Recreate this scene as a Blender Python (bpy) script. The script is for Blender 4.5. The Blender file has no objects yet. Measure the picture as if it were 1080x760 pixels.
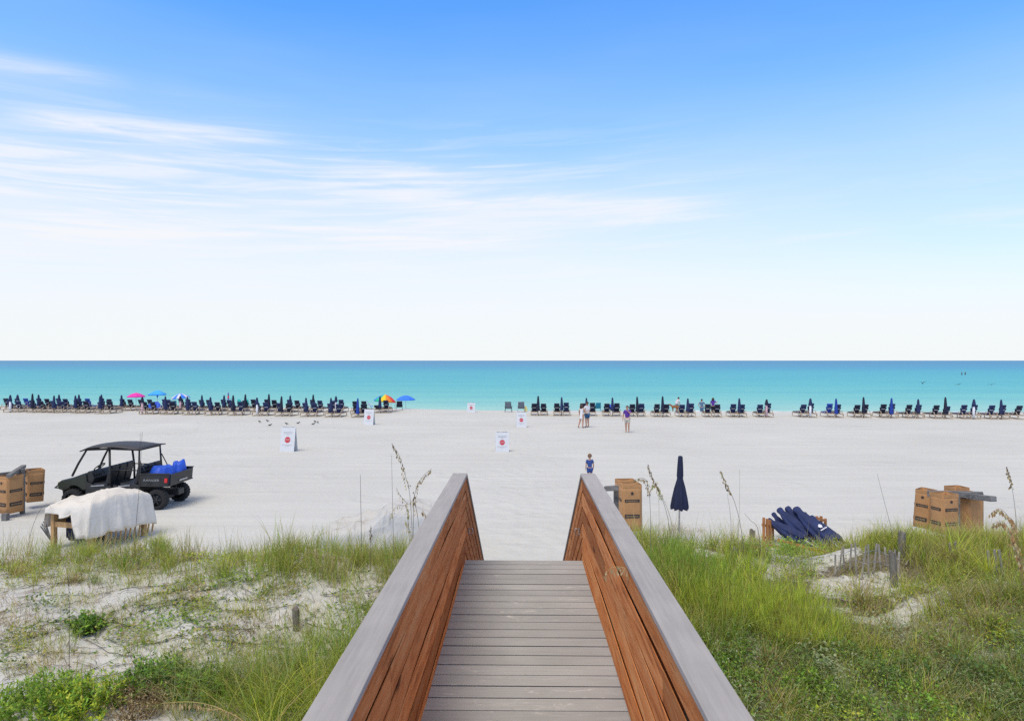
import bpy, bmesh, math, random
import numpy as np
from mathutils import Vector, Matrix, Euler
R = math.radians
random.seed(11); rng = np.random.default_rng(7)
scene = bpy.context.scene
COL = scene.collection
# ------------------------------------------------------------------ camera geometry (photo pixels -> ground points)
F, CX, CY, CZ = 720.0, 540.0, 380.0, 4.6
def at(px, py, z=0.0):
    d = F * (CZ - z) / (py - CY)
    return (px - CX) * d / F, d
def atd(px, py, d):                       # point at given distance
    return Vector(((px - CX) * d / F, d, CZ - (py - CY) * d / F))

# ------------------------------------------------------------------ node helpers
class NT:
    def __init__(s, tree): s.t = tree; s.n = tree.nodes; s.l = tree.links
    def new(s, typ, **kw):
        n = s.n.new(typ)
        for k, v in kw.items(): setattr(n, k, v)
        return n
    def put(s, sock, v):
        if isinstance(v, bpy.types.NodeSocket): s.l.new(v, sock)
        elif v is not None: sock.default_value = v
    def math(s, op, a, b=None, c=None, clamp=False):
        n = s.new('ShaderNodeMath', operation=op, use_clamp=clamp)
        s.put(n.inputs[0], a)
        if b is not None: s.put(n.inputs[1], b)
        if c is not None: s.put(n.inputs[2], c)
        return n.outputs[0]
    def add(s, a, b): return s.math('ADD', a, b)
    def sub(s, a, b): return s.math('SUBTRACT', a, b)
    def mul(s, a, b): return s.math('MULTIPLY', a, b)
    def smooth(s, v, lo, hi):
        n = s.new('ShaderNodeMapRange', interpolation_type='SMOOTHSTEP')
        s.put(n.inputs[0], v); n.inputs[1].default_value = lo; n.inputs[2].default_value = hi
        return n.outputs[0]
    def gauss(s, v, c, w):
        a = s.math('DIVIDE', s.sub(v, c), w)
        return s.math('EXPONENT', s.mul(s.mul(a, a), -1.0))
    def combine(s, x, y, z):
        n = s.new('ShaderNodeCombineXYZ')
        for i, v in enumerate((x, y, z)): s.put(n.inputs[i], v)
        return n.outputs[0]
    def noise(s, vec, scale, detail=4, rough=.5, dist=0.0):
        n = s.new('ShaderNodeTexNoise')
        s.put(n.inputs['Vector'], vec); n.inputs['Scale'].default_value = scale
        n.inputs['Detail'].default_value = detail; n.inputs['Roughness'].default_value = rough
        n.inputs['Distortion'].default_value = dist
        return n.outputs[0]
    def mapping(s, vec, scale=(1,1,1), loc=(0,0,0), rot=(0,0,0)):
        n = s.new('ShaderNodeMapping'); s.put(n.inputs[0], vec)
        n.inputs['Location'].default_value = loc; n.inputs['Rotation'].default_value = rot; n.inputs['Scale'].default_value = scale
        return n.outputs[0]
    def ramp(s, fac, stops, interp='LINEAR'):
        n = s.new('ShaderNodeValToRGB'); s.put(n.inputs[0], fac)
        cr = n.color_ramp; cr.interpolation = interp
        while len(cr.elements) < len(stops): cr.elements.new(.5)
        for e, (p, c) in zip(cr.elements, stops):
            e.position = p; e.color = (c[0], c[1], c[2], 1) if not isinstance(c, (int, float)) else (c, c, c, 1)
        return n.outputs[0]
    def mix(s, f, a, b, blend='MIX'):
        n = s.new('ShaderNodeMix', data_type='RGBA', blend_type=blend)
        s.put(n.inputs[0], f)
        for i, v in ((6, a), (7, b)):
            if isinstance(v, bpy.types.NodeSocket): s.l.new(v, n.inputs[i])
            else: n.inputs[i].default_value = (v[0], v[1], v[2], 1)
        return n.outputs[2]
    def bump(s, h, strength=.5, dist=.02, normal=None):
        n = s.new('ShaderNodeBump'); s.put(n.inputs['Height'], h)
        n.inputs['Strength'].default_value = strength; n.inputs['Distance'].default_value = dist
        if normal is not None: s.put(n.inputs['Normal'], normal)
        return n.outputs[0]
MATS = {}
def base_mat(name):
    m = bpy.data.materials.new(name); m.use_nodes = True; MATS[name] = m
    t = NT(m.node_tree); b = m.node_tree.nodes['Principled BSDF']
    return m, t, b
def objco(t): return t.new('ShaderNodeTexCoord').outputs['Object']
def mat(name, col, rough=.6, var=.25, scale=6.0, stretch=(1,1,1), bump=.0, bdist=.01, metal=0.0, spec=.5):
    m, t, b = base_mat(name)
    v = t.mapping(objco(t), stretch)
    n = t.noise(v, scale, 6, .6)
    lo = [c * (1 - var) for c in col]; hi = [min(1, c * (1 + var)) for c in col]
    t.put(b.inputs['Base Color'], t.ramp(n, [(.3, lo), (.7, hi)]))
    b.inputs['Roughness'].default_value = rough; b.inputs['Metallic'].default_value = metal
    b.inputs['Specular IOR Level'].default_value = spec
    if bump: t.put(b.inputs['Normal'], t.bump(t.noise(v, scale * 4, 4, .6), bump, bdist))
    return m

# ------------------------------------------------------------------ mesh builder
class MB:
    def __init__(s): s.v = []; s.f = []; s.m = []; s.sm = []
    def _add(s, vs, fs, mi=0, smooth=False):
        o = len(s.v); s.v += [tuple(v) for v in vs]
        for f in fs: s.f.append(tuple(i + o for i in f)); s.m.append(mi); s.sm.append(smooth)
        return s
    def box(s, c, d, rot=None, mi=0, taper=None):
        x, y, z = d[0]/2, d[1]/2, d[2]/2
        t = taper or (1, 1)
        vs = [Vector((sx*x*(t[0] if sz > 0 else 1), sy*y*(t[1] if sz > 0 else 1), sz*z)) for sz in (-1,1) for sy in (-1,1) for sx in (-1,1)]
        if rot is not None:
            M = rot if isinstance(rot, Matrix) else Euler(rot).to_matrix()
            vs = [M @ v for v in vs]
        c = Vector(c)
        return s._add([v + c for v in vs], [(0,2,3,1),(4,5,7,6),(0,1,5,4),(2,6,7,3),(0,4,6,2),(1,3,7,5)], mi)
    def bar(s, p, q, w, h, mi=0, up=(0,0,1)):
        p, q = Vector(p), Vector(q); d = q - p; L = d.length; d.normalize()
        u = Vector(up)
        if abs(d.dot(u)) > .98: u = Vector((1,0,0))
        sx = d.cross(u).normalized(); uz = sx.cross(d)
        M = Matrix((sx, d, uz)).transposed()
        return s.box((p+q)/2, (w, L, h), M, mi)
    def tube(s, pts, rad, n=8, mi=0, caps=True):
        pts = [Vector(p) for p in pts]
        if isinstance(rad, (int, float)): rad = [rad]*len(pts)
        vs = []; ref = None
        for i, p in enumerate(pts):
            d = (pts[min(i+1, len(pts)-1)] - pts[max(i-1, 0)]).normalized()
            if ref is None: ref = Vector((1,0,0)) if abs(d.x) < .9 else Vector((0,1,0))
            a = (ref - d*ref.dot(d)).normalized(); ref = a; b = d.cross(a)
            for k in range(n):
                th = 2*math.pi*k/n
                vs.append(p + a*math.cos(th)*rad[i] + b*math.sin(th)*rad[i])
        fs = []
        for i in range(len(pts)-1):
            for k in range(n):
                fs.append((i*n+k, i*n+(k+1)%n, (i+1)*n+(k+1)%n, (i+1)*n+k))
        if caps: fs.append(tuple(range(n-1,-1,-1))); fs.append(tuple((len(pts)-1)*n+k for k in range(n)))
        return s._add(vs, fs, mi, True)
    def ball(s, c, r, n=10, m=7, mi=0, rot=None):
        if isinstance(r, (int, float)): r = (r, r, r)
        vs = []; c = Vector(c)
        M = Euler(rot).to_matrix() if rot else None
        for j in range(m+1):
            ph = -math.pi/2 + math.pi*j/m
            for k in range(n):
                th = 2*math.pi*k/n
                v = Vector((r[0]*math.cos(ph)*math.cos(th), r[1]*math.cos(ph)*math.sin(th), r[2]*math.sin(ph)))
                vs.append(c + (M @ v if M else v))
        fs = [(j*n+k, j*n+(k+1)%n, (j+1)*n+(k+1)%n, (j+1)*n+k) for j in range(m) for k in range(n)]
        return s._add(vs, fs, mi, True)
    def grid(s, P, mi=0, smooth=True, flip=False):      # P: rows of points
        h, w = len(P), len(P[0])
        vs = [p for r in P for p in r]
        fs = [(j*w+i, j*w+i+1, (j+1)*w+i+1, (j+1)*w+i) for j in range(h-1) for i in range(w-1)]
        if flip: fs = [f[::-1] for f in fs]
        return s._add(vs, fs, mi, smooth)
    def prism(s, poly, axis, a, b, mi=0):               # poly of 2D points extruded along axis
        def mk(p, t):
            return {'x': (t, p[0], p[1]), 'y': (p[0], t, p[1]), 'z': (p[0], p[1], t)}[axis]
        n = len(poly)
        vs = [mk(p, a) for p in poly] + [mk(p, b) for p in poly]
        fs = [tuple(range(n-1,-1,-1)), tuple(range(n, 2*n))] + [(i, (i+1)%n, n+(i+1)%n, n+i) for i in range(n)]
        return s._add(vs, fs, mi)
    def xf(s, M):
        s.v = [tuple(M @ Vector(v)) for v in s.v]; return s
    def build(s, name, mats, parent=None, bevel=0, loc=None, rot=None, thick=0):
        me = bpy.data.meshes.new(name)
        me.from_pydata(s.v, [], s.f)
        if not isinstance(mats, (list, tuple)): mats = [mats]
        for m in mats: me.materials.append(m)
        me.polygons.foreach_set('material_index', s.m); me.polygons.foreach_set('use_smooth', s.sm)
        bm = bmesh.new(); bm.from_mesh(me)
        bmesh.ops.recalc_face_normals(bm, faces=bm.faces)
        bm.to_mesh(me); bm.free(); me.update()
        o = bpy.data.objects.new(name, me); COL.objects.link(o)
        if parent: o.parent = parent
        if loc: o.location = loc
        if rot: o.rotation_euler = rot
        if thick:
            md = o.modifiers.new('Solidify', 'SOLIDIFY'); md.thickness = thick; md.offset = 0
        if bevel:
            md = o.modifiers.new('Bevel', 'BEVEL'); md.width = bevel; md.segments = 2; md.limit_method = 'ANGLE'
        return o
def tag(o, label=None, cat=None, group=None, kind=None):
    if label: o['label'] = label
    if cat: o['category'] = cat
    if group: o['group'] = group
    if kind: o['kind'] = kind
    return o
def empty(name, loc=(0,0,0), rz=0, label=None, cat=None, group=None):
    o = bpy.data.objects.new(name, None); COL.objects.link(o)
    o.location = loc; o.rotation_euler = (0,0,rz); o.empty_display_size = .2
    return tag(o, label, cat, group)
def copy_tree(o, parent=None):
    c = o.copy(); COL.objects.link(c); c.parent = parent
    for ch in o.children: copy_tree(ch, c)
    return c

# ------------------------------------------------------------------ value noise in numpy
_T = np.random.default_rng(3).random((256, 256))
def vnoise(x, y):
    x = np.asarray(x, float); y = np.asarray(y, float)
    xi = np.floor(x).astype(int); yi = np.floor(y).astype(int)
    fx = x - xi; fy = y - yi; fx = fx*fx*(3-2*fx); fy = fy*fy*(3-2*fy)
    g = lambda i, j: _T[i % 256, j % 256]
    return (g(xi,yi)*(1-fx)+g(xi+1,yi)*fx)*(1-fy)+(g(xi,yi+1)*(1-fx)+g(xi+1,yi+1)*fx)*fy
def fbm(x, y, o=4):
    s = 0; a = .5; t = 0
    for k in range(o):
        s = s + a*vnoise(np.asarray(x)*2**k+17*k, np.asarray(y)*2**k+31*k); t += a; a *= .5
    return s/t
def sstep(v, a, b):
    t = np.clip((np.asarray(v, float)-a)/(b-a), 0, 1); return t*t*(3-2*t)

# ------------------------------------------------------------------ terrain
SX = [-2000, -51.7, -26.9, -9.9, -3.5, 18.7, 32, 45.3, 2000]
SY = [260, 69, 66.9, 64.9, 62.6, 61.1, 60.7, 60.4, 20]
def shore(x): return np.interp(x, SX, SY)
def walk_cx(y): return .018 + .0148*np.asarray(y, float)
WATER = -.9
def H(x, y):
    x = np.asarray(x, float); y = np.asarray(y, float)
    wob = (fbm(x*.35+5, y*.35+9, 3)-.5)
    prof_l = np.interp(y + wob*1.0, [-30, 2, 6, 7, 8.5, 9.9, 10.6, 11.5, 12.8, 14.2], [1.0, 1.15, 1.2, 1.26, 1.42, 1.62, 1.6, 1.15, .42, 0])
    prof_r = np.interp(y + wob*1.2, [-30, 2, 6, 7.5, 9, 10.3, 11.3, 12.4, 13.6, 15.0], [1.0, 1.05, 1.1, 1.26, 1.5, 1.64, 1.62, 1.2, .5, 0])
    prof_r = prof_r * (1 + .07*np.exp(-((x-7.2)/2.0)**2) - .13*np.exp(-((x-4.6)/1.0)**2))
    w = sstep(x, -.9, 1.2)
    d = prof_l*(1-w) + prof_r*w
    d = d * (1 + .16*(fbm(x*.9, y*.9, 3)-.5))
    d = d + sstep(d, .05, .6)*(.10*(fbm(x*2.3+40, y*2.3, 4)-.5) + .05*(fbm(x*7, y*7+4, 3)-.5))
    far = 1 - sstep(np.abs(x), 60, 120)*.6
    c = np.abs(x - walk_cx(y))
    cor = sstep(c, .85, 1.9)*1.0
    cor = 1 - (1-cor)*sstep(y, 6.0, 9.0)
    d = d*cor*far
    s = y - shore(x)
    b = -1.05*sstep(s, 0, 7.5) - .02*np.clip(s-7, 0, 60)
    b = b + .035*(fbm(x*.5, y*.22, 3)-.5)*sstep(y, 12, 16)*(1-sstep(s, -4, 0))
    return np.where(y > 40, b, d + b)
def h1(x, y): return float(H(x, y))
def hit(px, py):                                   # where a line of sight meets the sand
    d = np.arange(3.5, 30, .03); x = (px-CX)*d/F
    k = np.nonzero(CZ - (py-CY)*d/F <= H(x, d))[0]
    return (float(x[k[0]]), float(d[k[0]])) if len(k) else at(px, py)

BARE = [(*hit(px, py), rx, ry) for px, py, rx, ry in ((808,594,.45,.25),(905,628,.75,.17),(968,642,.6,.12),(1012,626,.5,.15),(1064,618,.5,.15),(700,556,.5,.3),(872,642,.35,.12),(925,655,.5,.12),(1050,692,.4,.12),(858,588,.8,.5),(905,616,.65,.30),(795,598,.45,.4),(745,585,.3,.2))]
def make_sand():
    xs = np.concatenate([-np.geomspace(17, 900, 60)[::-1], np.arange(-16.9, 16.95, .1), np.geomspace(17, 900, 60)])
    ys = np.concatenate([np.arange(-60, 3, 3.0), np.arange(3, 15.2, .08), np.arange(15.3, 58, .5), np.arange(58, 80, .4), np.geomspace(80.5, 330, 40)])
    X, Y = np.meshgrid(xs, ys); Z = H(X, Y)
    n, m = len(xs), len(ys)
    V = np.stack([X, Y, Z], -1).reshape(-1, 3)
    idx = np.arange(n*m).reshape(m, n)
    Q = np.stack([idx[:-1,:-1], idx[:-1,1:], idx[1:,1:], idx[1:,:-1]], -1).reshape(-1, 4)
    o = mesh_np('sand_beach', V, Q)
    dune = sstep(Z, .55, 1.0)
    b_ = np.zeros_like(X)
    for bx, by, rx, ry in BARE: b_ = np.maximum(b_, np.exp(-(((X-bx)/rx)**2+((Y-by)/ry)**2)))
    right = sstep(X, .7, 1.4)*(1-sstep(b_, .2, .7))*(.55+.45*sstep(fbm(X*1.1, Y*1.1, 3), .38, .6))
    left = sstep(-X, .7, 1.0)*np.maximum(sstep(X, -2.9, -1.2)*.62, np.maximum(1-sstep(Y, 5.9, 6.6), .45*np.exp(-((Y-10.3)/.5)**2)))
    L = np.clip(dune*np.maximum(right, left), 0, 1)
    a = o.data.attributes.new('litter', 'FLOAT', 'POINT'); a.data.foreach_set('value', L.astype(np.float32).ravel())
    return o
def mesh_np(name, V, Q, smooth=True, tint=None, T=None):
    me = bpy.data.meshes.new(name)
    nq = len(Q); nt = 0 if T is None else len(T)
    me.vertices.add(len(V)); me.vertices.foreach_set('co', np.ascontiguousarray(V, dtype=np.float32).ravel())
    loops = np.asarray(Q, np.int32).ravel()
    starts = np.arange(nq)*4
    if nt:
        loops = np.concatenate([loops, np.asarray(T, np.int32).ravel()])
        starts = np.concatenate([starts, nq*4 + np.arange(nt)*3])
    me.loops.add(len(loops)); me.loops.foreach_set('vertex_index', loops)
    me.polygons.add(nq+nt); me.polygons.foreach_set('loop_start', starts.astype(np.int32))
    me.polygons.foreach_set('use_smooth', np.full(nq+nt, smooth))
    me.update(calc_edges=True)
    if tint is not None:
        a = me.color_attributes.new('tint', 'FLOAT_COLOR', 'POINT')
        a.data.foreach_set('color', np.concatenate([tint, np.ones((len(tint),1))], 1).astype(np.float32).ravel())
    o = bpy.data.objects.new(name, me); COL.objects.link(o)
    return o

# sand material
m, t, b = base_mat('sand')
co = objco(t)
sep = t.new('ShaderNodeSeparateXYZ'); t.put(sep.inputs[0], co)
rake = t.noise(t.mapping(co, (.10, 1.6, 1)), 1.0, 5, .55)
big = t.noise(t.mapping(co, (.5, .5, 1)), .35, 4, .5)
fine = t.noise(co, 60, 3, .6)
grain = t.noise(co, 9, 6, .65)
spk = t.noise(t.mapping(co, (4, 11, 4)), 2.0, 5, .7)
colr = t.ramp(t.add(t.mul(rake, .28), t.add(t.mul(big, .26), t.add(t.mul(grain, .2), t.mul(spk, .26)))), [(.36, (.525,.525,.49)), (.52, (.60,.60,.56)), (.66, (.665,.665,.62))])
# damp strip by the water
sp = t.new('ShaderNodeMapRange'); t.put(sp.inputs[0], sep.outputs[2]); sp.inputs[1].default_value = -.95; sp.inputs[2].default_value = -.6
colr = t.mix(sp.outputs[0], (.54,.50,.44), colr)
# dune litter (brown bits between the plants)
dn = t.smooth(sep.outputs[2], .25, .8)
lit = t.mul(dn, t.smooth(t.add(t.noise(co, 5.5, 9, .78, .6), t.mul(t.sub(t.noise(co, .9, 3, .5), .5), .5)), .53, .66))
colr = t.mix(t.mul(lit, .75), colr, (.24,.20,.16))
la = t.new('ShaderNodeAttribute'); la.attribute_name = 'litter'
lp = t.noise(co, 7.5, 9, .75, .4)
lcol = t.ramp(t.noise(co, 26, 5, .7), [(.3, (.085,.07,.045)), (.5, (.17,.145,.09)), (.7, (.30,.27,.21))])
colr = t.mix(t.mul(t.smooth(t.add(lp, t.mul(t.sub(la.outputs['Fac'], .5), .55)), .42, .60), t.smooth(la.outputs['Fac'], .05, .4)), colr, lcol)
t.put(b.inputs['Base Color'], colr)
b.inputs['Roughness'].default_value = .95; b.inputs['Specular IOR Level'].default_value = .1
foot = t.new('ShaderNodeTexVoronoi'); foot.feature = 'SMOOTH_F1'; foot.inputs['Scale'].default_value = 2.6
t.put(foot.inputs['Vector'], t.mapping(co, (1, 1, 1)))
trail = t.noise(t.mapping(co, (.5, .5, 1)), .5, 3, .5)
ftm = t.math('ADD', t.gauss(sep.outputs[0], .3, 1.6), t.smooth(trail, .52, .66), clamp=True)
hgt = t.add(t.mul(rake, .8), t.add(t.mul(t.noise(t.mapping(co, (.25, 2.6, 1)), 2.2, 4, .6), .35), t.add(t.mul(t.mul(foot.outputs['Distance'], ftm), 1.9), t.mul(grain, .35))))
n1 = t.bump(hgt, .55, .09); t.put(b.inputs['Normal'], t.bump(fine, .35, .01, n1))
sand = make_sand(); sand.data.materials.append(m); sand['kind'] = 'structure'; tag(sand, 'white sand beach rising to low dunes', 'sand')

# sea
m, t, b = base_mat('sea_water')
co = objco(t); sep = t.new('ShaderNodeSeparateXYZ'); t.put(sep.inputs[0], co)
wob = t.noise(t.mapping(co, (.006, .02, 1)), 1.0, 4, .55)
d = t.math('MAXIMUM', t.add(sep.outputs[1], t.add(t.mul(sep.outputs[0], .05), t.sub(t.mul(wob, 14), 77))), 0.0)
lg = t.mul(t.math('LOGARITHM', t.add(d, 8.0), 10.0), .25)      # log10(d+8)/4
cr = t.ramp(lg, [(.225, (.43,.64,.55)), (.30, (.31,.60,.54)), (.40, (.17,.53,.51)), (.50, (.095,.46,.50)), (.60, (.075,.41,.50)), (.665, (.065,.32,.49)), (.74, (.075,.28,.46)), (.9, (.075,.25,.43))])
pat = t.noise(t.mapping(co, (.02, .09, 1)), 1.0, 5, .6)
cr = t.mix(t.mul(t.smooth(pat, .45, .65), .26), cr, (.04,.34,.47))
rip = t.smooth(t.noise(t.mapping(co, (.10, .55, 1)), 1.0, 6, .65), .56, .70)
cr = t.mix(t.mul(rip, .22), cr, (.35,.62,.64))
foam = t.mul(t.smooth(t.noise(t.mapping(co, (.18, .02, 1)), 1.0, 5, .6), .42, .55), t.gauss(t.add(d, t.mul(t.noise(t.mapping(co, (.05, .05, 1)), 1.0, 3), 5)), 6.0, .8))
cr = t.mix(foam, cr, (.8,.82,.82))
df = t.new('ShaderNodeBsdfDiffuse'); t.put(df.inputs[0], cr)
gl = t.new('ShaderNodeBsdfGlossy'); gl.inputs['Roughness'].default_value = .22; gl.inputs['Color'].default_value = (1,1,1,1)
wv = t.add(t.noise(t.mapping(co, (.5, 1.4, 1)), 1.0, 5, .6), t.mul(t.noise(t.mapping(co, (.12, .4, 1)), 1.0, 3, .5), 1.5))
nb = t.bump(wv, .5, .35); t.put(df.inputs['Normal'], nb); t.put(gl.inputs['Normal'], nb)
mx = t.new('ShaderNodeMixShader'); mx.inputs[0].default_value = .13
t.l.new(df.outputs[0], mx.inputs[1]); t.l.new(gl.outputs[0], mx.inputs[2])
t.l.new(mx.outputs[0], m.node_tree.nodes['Material Output'].inputs['Surface'])
xs = np.concatenate([-np.geomspace(5, 45000, 34)[::-1], np.geomspace(5, 45000, 34)]); ys = np.concatenate([np.arange(20, 120, 5.0), np.geomspace(125, 45000, 40)])
X, Y = np.meshgrid(xs, ys); idx = np.arange(X.size).reshape(X.shape)
sea = mesh_np('sea_water', np.stack([X, Y, np.full_like(X, WATER)], -1).reshape(-1,3), np.stack([idx[:-1,:-1], idx[:-1,1:], idx[1:,1:], idx[1:,:-1]], -1).reshape(-1,4))
sea.data.materials.append(m); tag(sea, 'calm turquoise sea', 'sea', kind='structure')

# ------------------------------------------------------------------ sky, sun, camera
SUN_EL, SUN_AZ = R(60), R(-150)      # azimuth measured from +Y towards +X : the sun is to the left and a little behind
w = bpy.data.worlds.new('World'); scene.world = w; w.use_nodes = True
t = NT(w.node_tree); bg = w.node_tree.nodes['Background']
sky = t.new('ShaderNodeTexSky', sky_type='NISHITA'); sky.sun_disc = False
sky.sun_elevation = SUN_EL; sky.sun_rotation = SUN_AZ
sky.air_density = 1.0; sky.dust_density = .3; sky.ozone_density = 2.0
gen = t.new('ShaderNodeTexCoord').outputs['Generated']
sep = t.new('ShaderNodeSeparateXYZ'); t.put(sep.inputs[0], gen)
el = t.mul(t.math('ARCSINE', sep.outputs[2]), 180/math.pi)
az = t.mul(t.math('ARCTAN2', sep.outputs[0], sep.outputs[1]), 180/math.pi)
skyc = t.mix(1.0, sky.outputs[0], t.mix(t.smooth(el, 4, 22), (1.0, 1.45, 2.3), (.86, 1.72, 2.5)), 'MULTIPLY')
tilt = t.add(el, t.mul(az, -.05))                        # streaks sink to the right
w1 = t.noise(t.combine(t.mul(az, .040), t.mul(tilt, .42), 1.7), 1.0, 9, .62, .6)
w2 = t.noise(t.combine(t.mul(az, .05), t.mul(el, .50), 8.2), 1.0, 9, .62, .45)
w3 = t.noise(t.combine(t.mul(az, .02), t.mul(el, .10), 3.1), 1.0, 4, .5)
# hazy veil thickening to the horizon
elr = t.add(el, t.mul(t.math('MAXIMUM', az, 0.0), .085))
w4 = t.noise(t.combine(t.mul(az, .075), t.add(t.mul(tilt, 1.35), t.mul(w3, 3.0)), 4.4), 1.0, 8, .62, .9)
fil = t.add(.35, t.mul(t.smooth(w4, .30, .66), .75))
veil = t.smooth(t.add(elr, t.mul(t.sub(w3, .5), 9)), 21.5, 4.5)
veil2 = t.mul(t.smooth(t.add(el, t.mul(t.sub(w3, .5), 12)), 28, 13), .28)
high = t.mul(t.smooth(el, 30, 48), .92)                  # unseen overcast overhead, added to make the skylight less blue
left = t.smooth(az, 6, -14)
band = t.mul(t.gauss(tilt, 15.2, 1.25), t.mul(t.smooth(w1, .28, .56), t.mul(left, .95)))          # main streak
band2 = t.mul(t.gauss(tilt, 18.0, .7), t.mul(t.smooth(w1, .30, .52), t.mul(t.mul(t.smooth(az, -16, -24), t.smooth(az, -38, -33)), .9)))
band3 = t.mul(t.gauss(t.add(el, t.mul(az, .04)), 12.8, .8), t.mul(t.smooth(w2, .24, .50), t.mul(t.mul(t.smooth(az, -16, -8), t.smooth(az, 20, 10)), .95)))
band4 = t.mul(t.gauss(tilt, 10.6, 1.9), t.mul(t.smooth(w2, .24, .52), t.mul(t.smooth(az, 14, -6), 1.0)))
band6 = t.mul(t.gauss(tilt, 13.4, .9), t.mul(t.smooth(w1, .34, .60), t.mul(t.smooth(az, -8, -22), .75)))
band7 = t.mul(t.gauss(el, 11.3, .5), t.mul(t.smooth(w2, .40, .60), t.mul(t.mul(t.smooth(az, 2, 8), t.smooth(az, 24, 17)), .5)))
band5 = t.mul(t.gauss(tilt, 21.0, .7), t.mul(t.smooth(az, -28, -34), t.mul(t.smooth(w1, .35, .6), .45)))
gen_c = t.mul(t.smooth(w2, .46, .74), t.mul(t.smooth(el, 17, 7), .55))
def union(vals):
    r = None
    for v in vals:
        k = t.sub(1.0, t.math('MINIMUM', v, 1.0)); r = k if r is None else t.mul(r, k)
    return t.sub(1.0, r)
thin = t.mul(t.mul(t.smooth(w4, .46, .70), t.mul(t.smooth(el, 21, 12), t.smooth(el, 2, 6))), t.mul(t.smooth(az, 30, -5), .55))
cl = union([t.mul(veil, t.add(.80, t.mul(.17, t.smooth(el, 10, 1)))), veil2] + [t.mul(b_, fil) for b_ in (band, band2, band3, band4, band5, band6, band7)] + [gen_c, thin, high])
ccol = t.mix(t.smooth(el, 0, 14), (7.7, 7.95, 7.95), (7.7, 7.85, 8.3))
ccol = t.mix(t.smooth(el, 25, 50), ccol, (5.6, 4.6, 3.2))  # warm tint of the added overhead cloud, offsets the blue skylight
fin = t.mix(cl, skyc, ccol)
t.put(bg.inputs['Color'], fin); bg.inputs['Strength'].default_value = .10
sl = bpy.data.lights.new('sun', 'SUN'); sl.energy = 2.0; sl.angle = R(30); sl.color = (1, .90, .76)
so = bpy.data.objects.new('sun', sl); COL.objects.link(so)
sd = Vector((math.sin(SUN_AZ)*math.cos(SUN_EL), math.cos(SUN_AZ)*math.cos(SUN_EL), math.sin(SUN_EL)))
so.rotation_euler = sd.to_track_quat('Z', 'Y').to_euler(); so.location = sd*50
cam = bpy.data.cameras.new('camera'); cam.lens = 24; cam.sensor_width = 36; cam.clip_start = .05; cam.clip_end = 90000
co_ = bpy.data.objects.new('camera', cam); COL.objects.link(co_); co_.location = (0, 0, CZ); co_.rotation_euler = (R(90), 0, 0)
scene.camera = co_
vs = scene.view_settings; vs.view_transform = 'Standard'; vs.look = 'None'; vs.gamma = 1; vs.exposure = 0.24; vs.use_curve_mapping = False
scene.render.engine = 'CYCLES'
scene.cycles.max_bounces = 6; scene.cycles.transparent_max_bounces = 4; scene.cycles.caustics_reflective = False; scene.cycles.caustics_refractive = False
scene.cycles.use_denoising = False

# ------------------------------------------------------------------ materials
def wood_mat(name, dark, mid, light, axis=1, knots=True, rough=.6):
    m, t, b = base_mat(name)
    at_ = t.new('ShaderNodeAttribute'); at_.attribute_name = 'board'
    off = t.mul(at_.outputs['Fac'], 37.0)
    co = objco(t); sp = t.new('ShaderNodeSeparateXYZ'); t.put(sp.inputs[0], co)
    sc = [5.0, 5.0, 5.0]; sc[axis] = .45
    v = t.combine(t.mul(sp.outputs[0], sc[0]), t.mul(sp.outputs[1], sc[1]), t.add(t.mul(sp.outputs[2], sc[2]), off))
    g1 = t.noise(v, 2.2, 8, .62, 1.4); g2 = t.noise(t.mapping(v, (1,1,1)), 14, 4, .6)
    c = t.ramp(t.add(t.mul(g1, .75), t.mul(g2, .25)), [(.30, dark), (.47, mid), (.68, light)])
    bv = t.noise(t.combine(off, off, off), .31, 1, .5)
    c = t.mix(t.smooth(bv, .35, .65), c, t.mix(1.0, c, (.55,.50,.46), 'MULTIPLY'))
    str_ = t.smooth(t.noise(t.mapping(v, (2.2,2.2,2.2)), 3.1, 5, .6, .6), .55, .72)
    c = t.mix(t.mul(str_, .42), c, (.13,.040,.016))
    pl = t.smooth(t.noise(t.mapping(v, (1.3,1.3,1.3), (3,7,1)), 2.7, 6, .65, 1.0), .60, .74)
    c = t.mix(t.mul(pl, .5), c, (.78,.46,.25))
    if knots:
        sc2 = [7.0, 7.0, 7.0]; sc2[axis] = 2.0
        kv = t.new('ShaderNodeTexVoronoi'); kv.inputs['Scale'].default_value = .55
        t.put(kv.inputs['Vector'], t.combine(t.mul(sp.outputs[0], sc2[0]), t.mul(sp.outputs[1], sc2[1]), t.add(t.mul(sp.outputs[2], sc2[2]), off)))
        c = t.mix(t.mul(t.smooth(kv.outputs['Distance'], .12, .04), .75), c, (.05,.018,.01))
    t.put(b.inputs['Base Color'], c); b.inputs['Roughness'].default_value = .85; b.inputs['Specular IOR Level'].default_value = .12
    t.put(b.inputs['Normal'], t.bump(g2, .25, .004))
    return m
M_red = wood_mat('stained_wood', (.32,.10,.032), (.74,.27,.085), (.86,.45,.19))
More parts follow.
